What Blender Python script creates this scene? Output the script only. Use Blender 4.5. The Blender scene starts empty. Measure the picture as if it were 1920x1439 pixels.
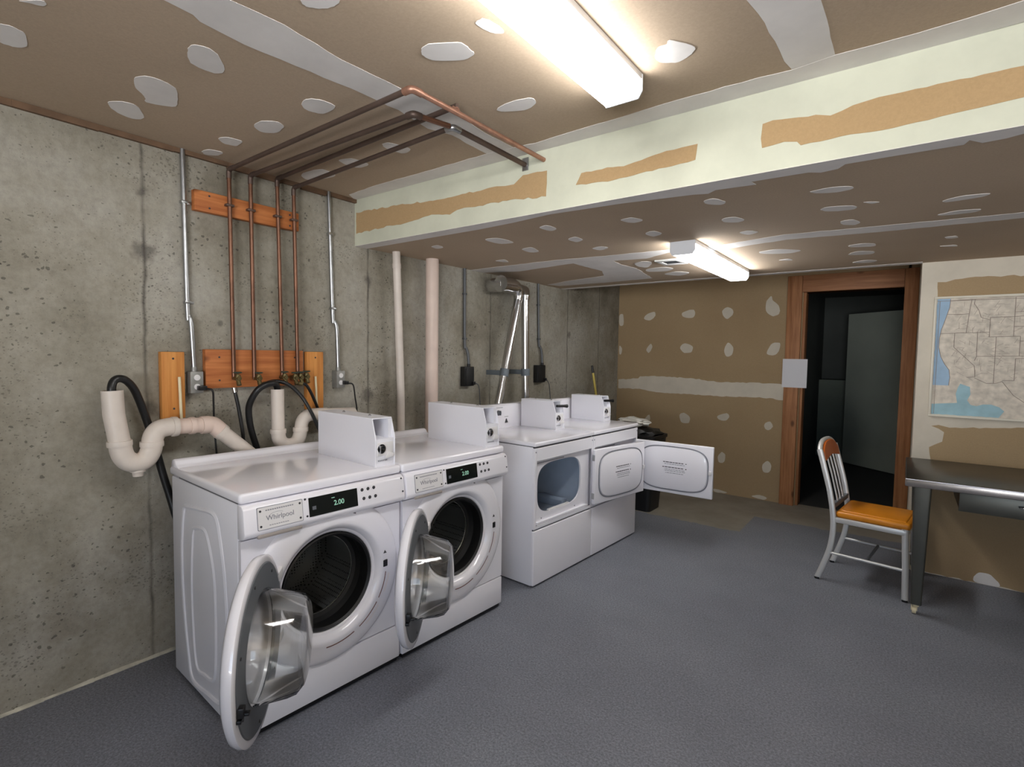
import bpy, bmesh, math, random
from mathutils import Vector, Matrix
RND = random.Random(11)
C = bpy.context.scene.collection
PI = math.pi
sin, cos, rad = math.sin, math.cos, math.radians

# ------------------------------------------------------------------ materials
def lin(c):
    return tuple(((v/255)/12.92 if v/255 <= .04045 else ((v/255+.055)/1.055)**2.4) for v in c) + (1,)

def newmat(name):
    m = bpy.data.materials.new(name); m.use_nodes = True
    nt = m.node_tree
    return m, nt, nt.nodes['Principled BSDF']

def mat(name, col, rough=.5, metal=0, var=0, scale=20, bump=0, bscale=60, spec=.5, coat=0, stretch=None, detail=4):
    """plain surface with a little noise in colour and height"""
    m, nt, b = newmat(name)
    b.inputs['Base Color'].default_value = lin(col)
    b.inputs['Roughness'].default_value = rough
    b.inputs['Metallic'].default_value = metal
    b.inputs['Specular IOR Level'].default_value = spec
    b.inputs['Coat Weight'].default_value = coat
    if var or bump:
        tc = nt.nodes.new('ShaderNodeTexCoord'); mp = nt.nodes.new('ShaderNodeMapping')
        nt.links.new(tc.outputs['Object'], mp.inputs['Vector'])
        if stretch: mp.inputs['Scale'].default_value = stretch
    if var:
        n = nt.nodes.new('ShaderNodeTexNoise'); n.inputs['Scale'].default_value = scale; n.inputs['Detail'].default_value = detail
        nt.links.new(mp.outputs[0], n.inputs['Vector'])
        r = nt.nodes.new('ShaderNodeValToRGB')
        c = lin(col)
        r.color_ramp.elements[0].position = .3; r.color_ramp.elements[1].position = .7
        r.color_ramp.elements[0].color = tuple(v*(1-var) for v in c[:3])+(1,)
        r.color_ramp.elements[1].color = tuple(min(1, v*(1+var)) for v in c[:3])+(1,)
        nt.links.new(n.outputs['Fac'], r.inputs[0]); nt.links.new(r.outputs[0], b.inputs['Base Color'])
    if bump:
        n2 = nt.nodes.new('ShaderNodeTexNoise'); n2.inputs['Scale'].default_value = bscale; n2.inputs['Detail'].default_value = 4
        nt.links.new(mp.outputs[0], n2.inputs['Vector'])
        bp = nt.nodes.new('ShaderNodeBump'); bp.inputs['Strength'].default_value = bump; bp.inputs['Distance'].default_value = .01
        nt.links.new(n2.outputs['Fac'], bp.inputs['Height']); nt.links.new(bp.outputs[0], b.inputs['Normal'])
    return m

def emit(name, col, s):
    m, nt, b = newmat(name)
    b.inputs['Base Color'].default_value = lin(col)
    b.inputs['Emission Color'].default_value = lin(col); b.inputs['Emission Strength'].default_value = s
    return m

class NB:
    """small node-building helper"""
    def __init__(s, nt): s.nt = nt
    def n(s, t, **kw):
        x = s.nt.nodes.new(t)
        for k, v in kw.items(): setattr(x, k, v)
        return x
    def l(s, a, b): s.nt.links.new(a, b)
    def noise(s, vec, scale, detail=4, rough=.55):
        x = s.n('ShaderNodeTexNoise'); x.inputs['Scale'].default_value = scale; x.inputs['Detail'].default_value = detail
        x.inputs['Roughness'].default_value = rough; s.l(vec, x.inputs['Vector']); return x.outputs['Fac']
    def ramp(s, f, stops):
        r = s.n('ShaderNodeValToRGB'); e = r.color_ramp.elements
        while len(e) < len(stops): e.new(.5)
        for i, (p, c) in enumerate(stops): e[i].position = p; e[i].color = c
        s.l(f, r.inputs[0]); return r.outputs[0]
    def mix(s, f, a, b, mode='MIX'):
        x = s.n('ShaderNodeMix'); x.data_type = 'RGBA'; x.blend_type = mode
        for sock, v in ((x.inputs[0], f), (x.inputs[6], a), (x.inputs[7], b)):
            if hasattr(v, 'is_linked') or hasattr(v, 'links'): s.l(v, sock)
            else: sock.default_value = v
        return x.outputs[2]
    def math(s, op, a, b=0., c=0.):
        x = s.n('ShaderNodeMath'); x.operation = op
        for i, v in enumerate((a, b, c)):
            if hasattr(v, 'links'): s.l(v, x.inputs[i])
            else: x.inputs[i].default_value = v
        return x.outputs[0]

def G1(v): return (v, v, v, 1)

def concrete_mat():
    m, nt, b = newmat('bare_concrete'); k = NB(nt)
    tc = k.n('ShaderNodeTexCoord').outputs['Object']
    sep = k.n('ShaderNodeSeparateXYZ'); k.l(tc, sep.inputs[0]); Yc, Zc = sep.outputs['Y'], sep.outputs['Z']
    base = k.ramp(k.noise(tc, 1.6, 6, .6), [(.3, lin((132, 126, 111))), (.5, lin((158, 153, 140))), (.72, lin((178, 175, 166)))])
    fine = k.ramp(k.noise(tc, 30, 8, .75), [(.3, G1(.76)), (.55, G1(.98)), (.8, G1(1.10))])
    col = k.mix(1., base, fine, 'MULTIPLY')
    # air holes
    dn = k.n('ShaderNodeTexNoise'); dn.inputs['Scale'].default_value = 40; k.l(tc, dn.inputs['Vector'])
    dv = k.n('ShaderNodeVectorMath', operation='MULTIPLY_ADD'); k.l(dn.outputs['Color'], dv.inputs[0]); dv.inputs[1].default_value = (.022,)*3; k.l(tc, dv.inputs[2])
    for sc, th, dk in ((30, .24, .50), (13, .125, .52), (64, .32, .68), (6, .08, .62)):
        mpn = k.n('ShaderNodeMapping'); mpn.inputs['Scale'].default_value = (1, 1, 1.25); mpn.inputs['Location'].default_value = (sc*.37, sc*.11, .3)
        k.l(dv.outputs[0], mpn.inputs[0])
        v = k.n('ShaderNodeTexVoronoi'); v.inputs['Scale'].default_value = sc; v.inputs['Randomness'].default_value = 1; k.l(mpn.outputs[0], v.inputs['Vector'])
        patchy = k.noise(tc, 2.3+sc*.02, 3)
        lim = k.math('MULTIPLY', k.math('SUBTRACT', patchy, .36), th*3.2)
        d = k.math('LESS_THAN', v.outputs['Distance'], lim)
        col = k.mix(d, col, k.mix(1., col, G1(dk), 'MULTIPLY'))
    # darker, rougher blotches where the forms leaked
    st = k.ramp(k.noise(tc, 1.3, 7, .68), [(.50, G1(0)), (.66, G1(.42))])
    col = k.mix(st, col, k.mix(1., col, lin((150, 138, 118)), 'MULTIPLY'))
    # form joints between the pours: dark, wavering vertical lines with tie blotches
    wob = k.math('MULTIPLY', k.math('SUBTRACT', k.noise(tc, 6, 4), .5), .03)
    yy = k.math('ADD', Yc, wob)
    seam = None
    for y0 in (.936, 2.198, 3.46, 4.72, 5.407):
        d = k.math('ABSOLUTE', k.math('SUBTRACT', yy, y0))
        s = k.math('SMOOTH_MIN', k.math('DIVIDE', d, .012), 1., .1)
        seam = s if seam is None else k.math('MINIMUM', seam, s)
    strength = k.ramp(k.noise(tc, 5, 3), [(.35, G1(.9)), (.65, G1(.35))])
    f = k.math('MULTIPLY', k.math('SUBTRACT', 1., seam), strength)
    col = k.mix(f, col, lin((62, 58, 54)))
    blot = None
    for (y0, z0, r) in ((.936, 1.93, .06), (.936, 2.2, .03), (.94, 1.2, .05), (1.09, 1.25, .05), (2.198, 1.95, .045), (2.198, 1.2, .06), (3.9, 2.0, .05), (4.75, 1.7, .05), (1.27, 1.62, .02)):
        cv = k.n('ShaderNodeCombineXYZ'); k.l(k.math('SUBTRACT', Yc, y0), cv.inputs[1]); k.l(k.math('SUBTRACT', Zc, z0), cv.inputs[2])
        ln = k.n('ShaderNodeVectorMath', operation='LENGTH'); k.l(cv.outputs[0], ln.inputs[0])
        q = k.math('ADD', k.math('DIVIDE', ln.outputs['Value'], r), k.math('MULTIPLY', k.math('SUBTRACT', k.noise(tc, 25, 3), .5), 1.6))
        blot = q if blot is None else k.math('MINIMUM', blot, q)
    bf = k.ramp(blot, [(.35, G1(.6)), (1., G1(0.))])
    col = k.mix(bf, col, lin((78, 74, 70)))
    k.l(col, b.inputs['Base Color'])
    b.inputs['Roughness'].default_value = .88; b.inputs['Specular IOR Level'].default_value = .25
    bp = k.n('ShaderNodeBump'); bp.inputs['Strength'].default_value = .35; bp.inputs['Distance'].default_value = .008
    k.l(k.noise(tc, 45, 6, .65), bp.inputs['Height']); k.l(bp.outputs[0], b.inputs['Normal'])
    return m

def floor_mat():
    m, nt, b = newmat('painted_concrete_floor'); k = NB(nt)
    tc = k.n('ShaderNodeTexCoord').outputs['Object']
    sep = k.n('ShaderNodeSeparateXYZ'); k.l(tc, sep.inputs[0]); Xc, Yc = sep.outputs['X'], sep.outputs['Y']
    paint = k.ramp(k.noise(tc, 1.1, 5, .6), [(.3, lin((108, 111, 120))), (.7, lin((124, 127, 136)))])
    sp = k.ramp(k.noise(tc, 110, 4, .85), [(.34, G1(.55)), (.5, G1(1.)), (.66, G1(1.5))])
    paint = k.mix(1., paint, sp, 'MULTIPLY')
    wear = k.ramp(k.noise(tc, 3.2, 6, .7), [(.62, G1(0)), (.78, G1(.28))])
    paint = k.mix(wear, paint, lin((70, 70, 76)))
    bare = k.ramp(k.noise(tc, 2.4, 6, .65), [(.3, lin((124, 118, 108))), (.7, lin((150, 144, 132)))])
    wob = k.math('MULTIPLY', k.math('SUBTRACT', k.noise(tc, 9, 4), .5), .10)
    f1 = k.math('GREATER_THAN', k.math('ADD', Yc, wob), k.math('ADD', 4.70, k.math('MULTIPLY', k.math('GREATER_THAN', Xc, 1.75), .55)))
    col = k.mix(f1, paint, bare)
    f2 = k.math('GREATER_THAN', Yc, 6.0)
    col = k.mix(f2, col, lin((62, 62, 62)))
    k.l(col, b.inputs['Base Color'])
    b.inputs['Roughness'].default_value = .62; b.inputs['Specular IOR Level'].default_value = .35
    bp = k.n('ShaderNodeBump'); bp.inputs['Strength'].default_value = .25; bp.inputs['Distance'].default_value = .004
    k.l(k.noise(tc, 120, 4, .7), bp.inputs['Height']); k.l(bp.outputs[0], b.inputs['Normal'])
    return m

def wood_mat(name, dark, light, axis='Z', scale=1., rough=.6):
    m, nt, b = newmat(name); k = NB(nt)
    tc = k.n('ShaderNodeTexCoord').outputs['Object']
    mp = k.n('ShaderNodeMapping'); s = [28*scale]*3; s['XYZ'.index(axis)] = 1.6*scale
    mp.inputs['Scale'].default_value = s; k.l(tc, mp.inputs[0])
    g = k.ramp(k.noise(mp.outputs[0], 1.6, 6, .6), [(.3, lin(dark)), (.68, lin(light))])
    v = k.n('ShaderNodeTexVoronoi'); v.inputs['Scale'].default_value = 1.; mp2 = k.n('ShaderNodeMapping')
    s2 = [7.]*3; s2['XYZ'.index(axis)] = 3.4; mp2.inputs['Scale'].default_value = s2; k.l(tc, mp2.inputs[0]); k.l(mp2.outputs[0], v.inputs['Vector'])
    knot = k.ramp(v.outputs['Distance'], [(.06, G1(.8)), (.15, G1(0.))])
    col = k.mix(knot, g, tuple(c*.35 for c in lin(dark)[:3])+(1,))
    k.l(col, b.inputs['Base Color']); b.inputs['Roughness'].default_value = rough; b.inputs['Specular IOR Level'].default_value = .3
    return m

def drum_mat():
    m, nt, b = newmat('perforated_steel'); k = NB(nt)
    tc = k.n('ShaderNodeTexCoord').outputs['Object']
    v = k.n('ShaderNodeTexVoronoi'); v.inputs['Scale'].default_value = 75; v.inputs['Randomness'].default_value = .15; k.l(tc, v.inputs['Vector'])
    d = k.ramp(v.outputs['Distance'], [(.22, G1(1)), (.32, G1(0))])
    col = k.mix(d, lin((150, 153, 154)), lin((30, 30, 30)))
    k.l(col, b.inputs['Base Color']); b.inputs['Metallic'].default_value = .75; b.inputs['Roughness'].default_value = .28
    return m

def glass_mat():
    # thin moulded glass: clear straight through, mirror-like at glancing angles
    m, nt, b = newmat('clear_glass'); k = NB(nt)
    nt.nodes.remove(b)
    tr = k.n('ShaderNodeBsdfTransparent'); tr.inputs[0].default_value = (.975, .985, .985, 1)
    gl = k.n('ShaderNodeBsdfGlossy'); gl.inputs['Roughness'].default_value = .03; gl.inputs[0].default_value = (1, 1, 1, 1)
    fr = k.n('ShaderNodeFresnel'); fr.inputs[0].default_value = 1.5
    mx = k.n('ShaderNodeMixShader'); k.l(fr.outputs[0], mx.inputs[0]); k.l(tr.outputs[0], mx.inputs[1]); k.l(gl.outputs[0], mx.inputs[2])
    k.l(mx.outputs[0], nt.nodes['Material Output'].inputs[0])
    return m

def paper_board(name, c0, c1):
    """unfinished drywall: brown face paper"""
    m, nt, b = newmat(name); k = NB(nt)
    tc = k.n('ShaderNodeTexCoord').outputs['Object']
    big = k.ramp(k.noise(tc, .8, 4), [(.3, lin(c0)), (.7, lin(c1))])
    fib = k.ramp(k.noise(tc, 130, 3, .7), [(.3, G1(.93)), (.7, G1(1.05))])
    k.l(k.mix(1., big, fib, 'MULTIPLY'), b.inputs['Base Color'])
    b.inputs['Roughness'].default_value = .9; b.inputs['Specular IOR Level'].default_value = .2
    return m

def mud_mat(name, col):
    m, nt, b = newmat(name); k = NB(nt)
    tc = k.n('ShaderNodeTexCoord').outputs['Object']
    c = lin(col)
    big = k.ramp(k.noise(tc, 5, 5, .6), [(.3, tuple(v*.88 for v in c[:3])+(1,)), (.65, c)])
    k.l(big, b.inputs['Base Color']); b.inputs['Roughness'].default_value = .85; b.inputs['Specular IOR Level'].default_value = .2
    bp = k.n('ShaderNodeBump'); bp.inputs['Strength'].default_value = .2; bp.inputs['Distance'].default_value = .003
    k.l(k.noise(tc, 30, 4), bp.inputs['Height']); k.l(bp.outputs[0], b.inputs['Normal'])
    return m

M = dict(
    concrete=concrete_mat(), floor=floor_mat(),
    paper=paper_board('drywall_paper', (176, 157, 135), (190, 171, 149)),
    paper_back=paper_board('drywall_paper_tan', (158, 135, 104), (170, 148, 115)),
    paper_beam=paper_board('drywall_paper_beam', (168, 140, 102), (178, 150, 112)),
    mud=mud_mat('joint_compound', (228, 224, 220)), mud2=mud_mat('joint_compound_cream', (200, 201, 182)),
    mud3=mud_mat('joint_compound_wall', (208, 200, 184)),
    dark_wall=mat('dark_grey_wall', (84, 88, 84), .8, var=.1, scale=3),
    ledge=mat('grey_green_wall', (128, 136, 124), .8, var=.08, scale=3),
    pale_door=mat('pale_green_grey_paint', (204, 212, 198), .5, var=.06, scale=2.5),
    post=wood_mat('red_brown_lumber', (136, 90, 58), (178, 126, 86), 'Z'),
    post_x=wood_mat('red_brown_lumber_across', (134, 90, 60), (172, 122, 86), 'X'),
    board_y=wood_mat('orange_stained_board', (156, 88, 46), (196, 124, 72), 'Y'),
    board_z=wood_mat('orange_pine_board', (180, 112, 52), (212, 148, 80), 'Z'),
    sill=mat('dark_wood_strip', (104, 80, 60), .8, var=.3, scale=12),
    mortar=mat('pale_mortar', (190, 186, 170), .9, var=.35, scale=14),
    white=mat('white_enamel', (236, 235, 241), .2, coat=.6, spec=.5),
    white_side=mat('white_painted_steel', (226, 226, 232), .38, spec=.5),
    white_plastic=mat('white_plastic', (222, 220, 220), .42),
    seam=mat('shadow_gap_shade', (70, 70, 74), .7),  # dark grey that stands in for shade inside the panel gaps
    grey_plastic=mat('grey_plastic', (100, 104, 110), .5),
    seal=mat('grey_door_seal', (126, 128, 136), .6),
    lip=mat('grey_drawer_lip', (160, 152, 146), .45),
    black=mat('black_plastic', (16, 16, 18), .35),
    rubber=mat('black_rubber', (14, 14, 14), .5),
    matte_black=mat('matte_black_steel', (20, 20, 20), .55),
    hose=mat('black_hose_rubber', (20, 21, 22), .38),
    display=mat('dark_display', (14, 20, 20), .15),
    glow=emit('green_display_digits', (150, 200, 176), .07),
    ink=mat('dark_ink', (52, 52, 56), .6),
    ink_red=mat('brown_red_ink', (112, 74, 66), .6),
    grey_ink=mat('grey_ink', (128, 130, 138), .6),
    pink=mat('pinkish_white_label', (226, 214, 210), .5),
    chrome=mat('chrome', (200, 200, 204), .15, 1),
    steel=mat('galvanized_steel', (176, 178, 180), .32, .95, var=.1, scale=30),
    zinc=mat('grey_zinc_box', (150, 150, 146), .5, .6, var=.1, scale=30),
    dark_conduit=mat('dark_grey_conduit', (96, 98, 100), .5, .5),
    foil=mat('bright_aluminium_duct', (214, 214, 214), .22, 1, bump=.15, bscale=25),
    duct_grey=mat('grey_duct_band', (104, 112, 118), .6, .3),
    aluminium=mat('brushed_aluminium', (216, 216, 214), .42, .55, bump=.05, bscale=200),
    vinyl=mat('orange_vinyl', (214, 134, 26), .38, var=.12, scale=6),
    vinyl_back=mat('brown_orange_vinyl', (188, 96, 32), .4, var=.1, scale=8),
    stainless=mat('worn_stainless_steel', (92, 90, 84), .32, .85, var=.14, scale=5),
    steel_edge=mat('bright_steel_edge', (160, 154, 150), .25, .9, var=.14, scale=9),
    stainless_leg=mat('dark_steel_leg', (88, 88, 82), .4, .7, var=.1, scale=5),
    drum=drum_mat(), drum_lip=mat('polished_steel', (190, 186, 176), .2, 1),
    dryer_drum=mat('blue_grey_drum_enamel', (176, 190, 208), .35, .2, var=.06, scale=8),
    glass=glass_mat(),
    copper=mat('aged_copper', (120, 86, 68), .38, .7, var=.28, scale=9),
    copper_shaded=mat('shaded_copper', (98, 82, 74), .5, .6, var=.22, scale=9),  # copper darkened in colour for the shadowed ceiling runs
    copper_bright=mat('bright_copper_fitting', (168, 126, 106), .4, .65, var=.2, scale=30),
    brass=mat('weathered_brass', (104, 92, 60), .45, .7, var=.25, scale=40),
    valve_green=mat('dark_green_valve_handle', (58, 72, 62), .5),
    pvc=mat('off_white_pipe', (212, 202, 192), .45, var=.07, scale=9),
    pvc_pink=mat('pinkish_pipe', (214, 194, 182), .5, var=.05, scale=9),
    cream=mat('cream_plastic', (226, 214, 178), .5),
    lens=emit('lit_lens', (255, 255, 255), 9.0),
    fixture=mat('white_fixture_steel', (214, 216, 220), .5),
    register=mat('white_register', (220, 220, 218), .5),
    ocean=mat('map_blue', (152, 180, 204), .6, var=.08, scale=14),
    sea=mat('map_light_blue', (150, 186, 196), .6, var=.1, scale=14),
    land=mat('map_beige_land', (206, 197, 182), .65, var=.2, scale=26, detail=8),
    map_line=mat('map_border_ink', (142, 128, 118), .7),
    map_grey=mat('map_road_ink', (170, 158, 146), .7),
    map_frame=mat('cream_map_frame', (214, 208, 192), .5),
    sheet=mat('white_paper', (214, 214, 218), .8),
    yellow=mat('yellow_pole', (206, 186, 92), .45),
    bag=mat('white_crumpled_plastic', (206, 204, 196), .5, bump=.4, bscale=14),
    bin=mat('black_bin_plastic', (18, 18, 19), .5),
)

# ------------------------------------------------------------------ mesh helpers
class MB:
    """collects shapes and links them as one mesh object"""
    def __init__(s): s.bm = bmesh.new()
    def _add(s, t, mat):
        for f in t.faces: f.material_index = mat
        me = bpy.data.meshes.new('t'); t.to_mesh(me); t.free(); s.bm.from_mesh(me); bpy.data.meshes.remove(me)
    def box(s, x0, x1, y0, y1, z0, z1, bev=0., seg=2, mat=0, mtx=None):
        t = bmesh.new(); bmesh.ops.create_cube(t, size=1)
        for v in t.verts: v.co = Vector((x0+(v.co.x+.5)*(x1-x0), y0+(v.co.y+.5)*(y1-y0), z0+(v.co.z+.5)*(z1-z0)))
        if bev: bmesh.ops.bevel(t, geom=list(t.edges), offset=bev, segments=seg, profile=.5, affect='EDGES')
        if mtx: bmesh.ops.transform(t, matrix=mtx, verts=t.verts)
        s._add(t, mat); return s
    def prism(s, pts, f0, f1, bev=0., seg=2, mat=0):
        """polygon pts (2-D); f0, f1 map a 2-D point to the two ends"""
        t = bmesh.new()
        a = [t.verts.new(f0(*p)) for p in pts]; b = [t.verts.new(f1(*p)) for p in pts]; n = len(pts)
        fa = t.faces.new(a); t.faces.new(list(reversed(b)))
        for i in range(n): t.faces.new((a[i], b[i], b[(i+1) % n], a[(i+1) % n]))
        bmesh.ops.recalc_face_normals(t, faces=t.faces)
        if bev: bmesh.ops.bevel(t, geom=list(t.edges), offset=bev, segments=seg, profile=.5, affect='EDGES')
        s._add(t, mat); return s
    def tube(s, pts, r, n=14, mat=0, cap=True, closed=False):
        pts = [Vector(p) for p in pts]; N = len(pts)
        rs = r if isinstance(r, (list, tuple)) else [r]*N
        t = bmesh.new(); rings = []; up = None
        for i, p in enumerate(pts):
            if closed: d = (pts[(i+1) % N]-pts[i-1]).normalized()
            else: d = (pts[min(i+1, N-1)]-pts[max(i-1, 0)]).normalized()
            if up is None:
                up = d.orthogonal().normalized()
            else:
                up = (up-d*up.dot(d))
                up = up.normalized() if up.length > 1e-6 else d.orthogonal().normalized()
            w = d.cross(up)
            rings.append([t.verts.new(p+(up*cos(2*PI*k/n)+w*sin(2*PI*k/n))*rs[i]) for k in range(n)])
        for i in range(N if closed else N-1):
            A, B = rings[i], rings[(i+1) % N]
            for k in range(n): t.faces.new((A[k], A[(k+1) % n], B[(k+1) % n], B[k]))
        if cap and not closed: t.faces.new(list(reversed(rings[0]))); t.faces.new(rings[-1])
        bmesh.ops.recalc_face_normals(t, faces=t.faces)
        s._add(t, mat); return s
    def lathe(s, prof, mtx=None, n=48, mat=0, a0=0., a1=2*PI, flip=False):
        """prof = [(radius, height)] turned about +Z, then mtx"""
        t = bmesh.new(); full = abs(a1-a0-2*PI) < 1e-6; rings = []
        for r, h in prof:
            if r < 1e-6: rings.append([t.verts.new((0, 0, h))]); continue
            rings.append([t.verts.new((r*cos(a0+(a1-a0)*k/n), r*sin(a0+(a1-a0)*k/n), h)) for k in range(n if full else n+1)])
        for A, B in zip(rings, rings[1:]):
            L = max(len(A), len(B))
            for k in range(L if full else L-1):
                k2 = (k+1) % L
                q = [A[k % len(A)], A[k2 % len(A)], B[k2 % len(B)], B[k % len(B)]]
                q2 = []
                for v in q:
                    if v not in q2: q2.append(v)
                if len(q2) > 2: t.faces.new(q2)
        bmesh.ops.recalc_face_normals(t, faces=t.faces)
        if flip: bmesh.ops.reverse_faces(t, faces=t.faces)
        if mtx: bmesh.ops.transform(t, matrix=mtx, verts=t.verts)
        s._add(t, mat); return s
    def ball(s, c, r, mat=0, u=16, v=10, sc=(1, 1, 1)):
        t = bmesh.new(); bmesh.ops.create_uvsphere(t, u_segments=u, v_segments=v, radius=r)
        for q in t.verts: q.co = Vector((q.co.x*sc[0]+c[0], q.co.y*sc[1]+c[1], q.co.z*sc[2]+c[2]))
        s._add(t, mat); return s
    def done(s, name, mats, parent=None, loc=None, rotz=None, smooth=32, bm=None):
        me = bpy.data.meshes.new(name); s.bm.to_mesh(me); s.bm.free()
        for m_ in (mats if isinstance(mats, (list, tuple)) else [mats]): me.materials.append(m_ if not isinstance(m_, str) else M[m_])
        me.shade_smooth(); me.set_sharp_from_angle(angle=rad(smooth))
        o = bpy.data.objects.new(name, me); C.objects.link(o)
        if parent: o.parent = parent
        if loc: o.location = loc
        if rotz is not None: o.rotation_euler = (0, 0, rotz)
        return o

def each(name, mats, parent, shapes, **kw):
    """one part per shape; a shape is a function that fills a mesh builder"""
    out = []
    for fn in shapes:
        mb = MB(); fn(mb); out.append(mb.done(name, mats, parent, **kw))
    return out
def tag(o, label, cat, group=None):
    o['label'] = label; o['category'] = cat
    if group: o['group'] = group
    return o
def thing(name, label, cat, loc=(0, 0, 0), rotz=0., group=None):
    o = bpy.data.objects.new(name, None); C.objects.link(o); o.empty_display_size = .1
    o.location = loc; o.rotation_euler = (0, 0, rotz)
    return tag(o, label, cat, group)
def struct(o):
    o['kind'] = 'structure'; return o
def copy_tree(o, parent=None):
    c = o.copy(); C.objects.link(c)
    if parent: c.parent = parent
    for ch in list(o.children): copy_tree(ch, c)
    return c

def fillet(pts, r, n=6):
    """round the corners of a polyline"""
    pts = [Vector(p) for p in pts]; out = [pts[0]]
    for i in range(1, len(pts)-1):
        a, b, c = pts[i-1], pts[i], pts[i+1]
        u, v = (a-b), (c-b); rr = min(r, u.length*.49, v.length*.49)
        p, q = b+u.normalized()*rr, b+v.normalized()*rr
        for k in range(n+1):
            t = k/n; out.append(p*(1-t)**2+b*2*t*(1-t)+q*t*t)
    out.append(pts[-1]); return out
def spline(pts, n=8):
    """Catmull-Rom through points"""
    P = [Vector(p) for p in pts]; P = [P[0]*2-P[1]]+P+[P[-1]*2-P[-2]]; out = []
    for i in range(1, len(P)-2):
        for k in range(n):
            t = k/n; a, b, c, d = P[i-1:i+3]
            out.append(.5*((2*b)+(c-a)*t+(2*a-5*b+4*c-d)*t*t+(3*b-a-3*c+d)*t**3))
    out.append(P[-2]); return out
def ragged(poly, amp=.005, step=.03):
    out = []
    for i, p in enumerate(poly):
        a, b = Vector(p), Vector(poly[(i+1) % len(poly)]); L = (b-a).length; k = max(1, int(L/step))
        nrm = Vector((-(b-a).y, (b-a).x)); nrm = nrm.normalized() if nrm.length > 0 else nrm
        for j in range(k):
            off = 0 if j == 0 else RND.uniform(-amp, amp)*min(1, L*4)
            out.append(tuple(a.lerp(b, j/k)+nrm*off))
    return out
def smooth_poly(poly, amp=.002):
    """soften the corners of a traced spot of compound"""
    out = [tuple(p) for p in poly]
    for cut in (.2, .25):
        nxt = []
        for i, p in enumerate(out):
            a, b = Vector(p), Vector(out[(i+1) % len(out)])
            nxt += [tuple(a.lerp(b, cut)), tuple(a.lerp(b, 1-cut))]
        out = nxt
    return [(x+RND.uniform(-amp, amp), y+RND.uniform(-amp, amp)) for x, y in out]
def text_mesh(mb, s, size, fn, mat=0, ext=.0006, bold=0.0):
    """lettering: fn maps (x, y, h) of the text plane into place"""
    cu = bpy.data.curves.new('t', 'FONT'); cu.body = s; cu.size = size; cu.extrude = ext; cu.align_x = 'CENTER'; cu.align_y = 'CENTER'; cu.offset = bold
    o = bpy.data.objects.new('t', cu); C.objects.link(o)
    bpy.context.view_layer.update()
    me = bpy.data.meshes.new_from_object(o.evaluated_get(bpy.context.evaluated_depsgraph_get()))
    for v in me.vertices: v.co = fn(*v.co)
    me_i = len(mb.bm.faces); mb.bm.from_mesh(me); mb.bm.faces.ensure_lookup_table()
    for f in mb.bm.faces[me_i:]: f.material_index = mat
    bpy.data.objects.remove(o); bpy.data.curves.remove(cu); bpy.data.meshes.remove(me)

# ------------------------------------------------------------------ room
H, HB, YB, YM, YD = 2.442, 2.154, 2.097, 4.631, 5.92      # high ceiling, low ceiling, beam face, map wall, back wall
XW = 2.886                                                # left end of the map wall
XR, YF = 5.3, -2.7                                        # right wall and the wall behind the camera
ceil=[[[0.818,0.374],[0.887,0.423],[0.853,0.431],[0.841,0.411]],[[0.637,0.371],[0.651,0.398],[0.63,0.432],[0.532,0.449],[0.505,0.422],[0.503,0.392],[0.523,0.349],[0.596,0.348]],[[0.977,0.751],[1.006,0.762],[1.017,0.817],[0.91,0.897],[0.864,0.873],[0.867,0.798],[0.925,0.767]],[[0.607,0.717],[0.667,0.752],[0.652,0.835],[0.567,0.876],[0.469,0.907],[0.416,0.814],[0.472,0.799],[0.527,0.746]],[[0.304,0.724],[0.362,0.764],[0.362,0.809],[0.248,0.873],[0.197,0.837],[0.238,0.756]],[[0.91,1.173],[0.967,1.165],[1.006,1.197],[1.011,1.273],[0.903,1.284],[0.876,1.217]],[[0.566,1.16],[0.639,1.165],[0.687,1.206],[0.664,1.251],[0.565,1.269],[0.518,1.214]],[[0.292,1.137],[0.342,1.157],[0.359,1.229],[0.267,1.237],[0.251,1.184]],[[0.061,1.167],[0.122,1.176],[0.141,1.239],[0.068,1.24],[0.028,1.195]],[[1.464,0.838],[1.521,0.836],[1.579,0.878],[1.556,0.904],[1.514,0.908],[1.47,0.888],[1.453,0.858]],[[0.862,1.609],[0.899,1.622],[0.932,1.736],[0.844,1.758],[0.826,1.65]],[[0.507,1.612],[0.596,1.644],[0.599,1.753],[0.508,1.754],[0.483,1.705]],[[0.165,1.619],[0.34,1.638],[0.317,1.76],[0.192,1.746],[0.092,1.696]],[[1.787,1.189],[1.825,1.187],[1.835,1.218],[1.837,1.281],[1.804,1.266],[1.789,1.23]],[[1.502,1.646],[1.587,1.629],[1.673,1.647],[1.667,1.695],[1.6,1.725],[1.503,1.677]],[[2.144,1.658],[2.175,1.614],[2.205,1.616],[2.214,1.592],[2.274,1.678],[2.244,1.715],[2.193,1.734],[2.147,1.701]],[[1.563,1.193],[1.603,1.18],[1.698,1.241],[1.688,1.282],[1.69,1.313],[1.631,1.32],[1.545,1.259],[1.542,1.215]]]
tape=[[1.158,0.618],[1.155,0.692],[1.137,0.718],[1.128,0.851],[1.146,1.014],[1.174,1.264],[1.175,1.383],[1.182,1.431],[1.151,1.619],[1.19,1.727],[1.178,1.979],[1.185,2.174],[1.355,2.119],[1.324,1.793],[1.351,1.545],[1.326,1.367],[1.321,1.348],[1.318,1.259],[1.305,1.083],[1.326,0.871],[1.308,0.726]]
cstrip=[[0.067,2.005],[0.371,1.983],[0.745,1.984],[1.166,1.981],[1.443,2.009],[1.594,1.999],[1.819,1.994],[2.113,1.981],[2.381,1.985],[2.481,1.996],[2.611,1.978],[2.813,1.987],[3.042,1.972]]
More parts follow.
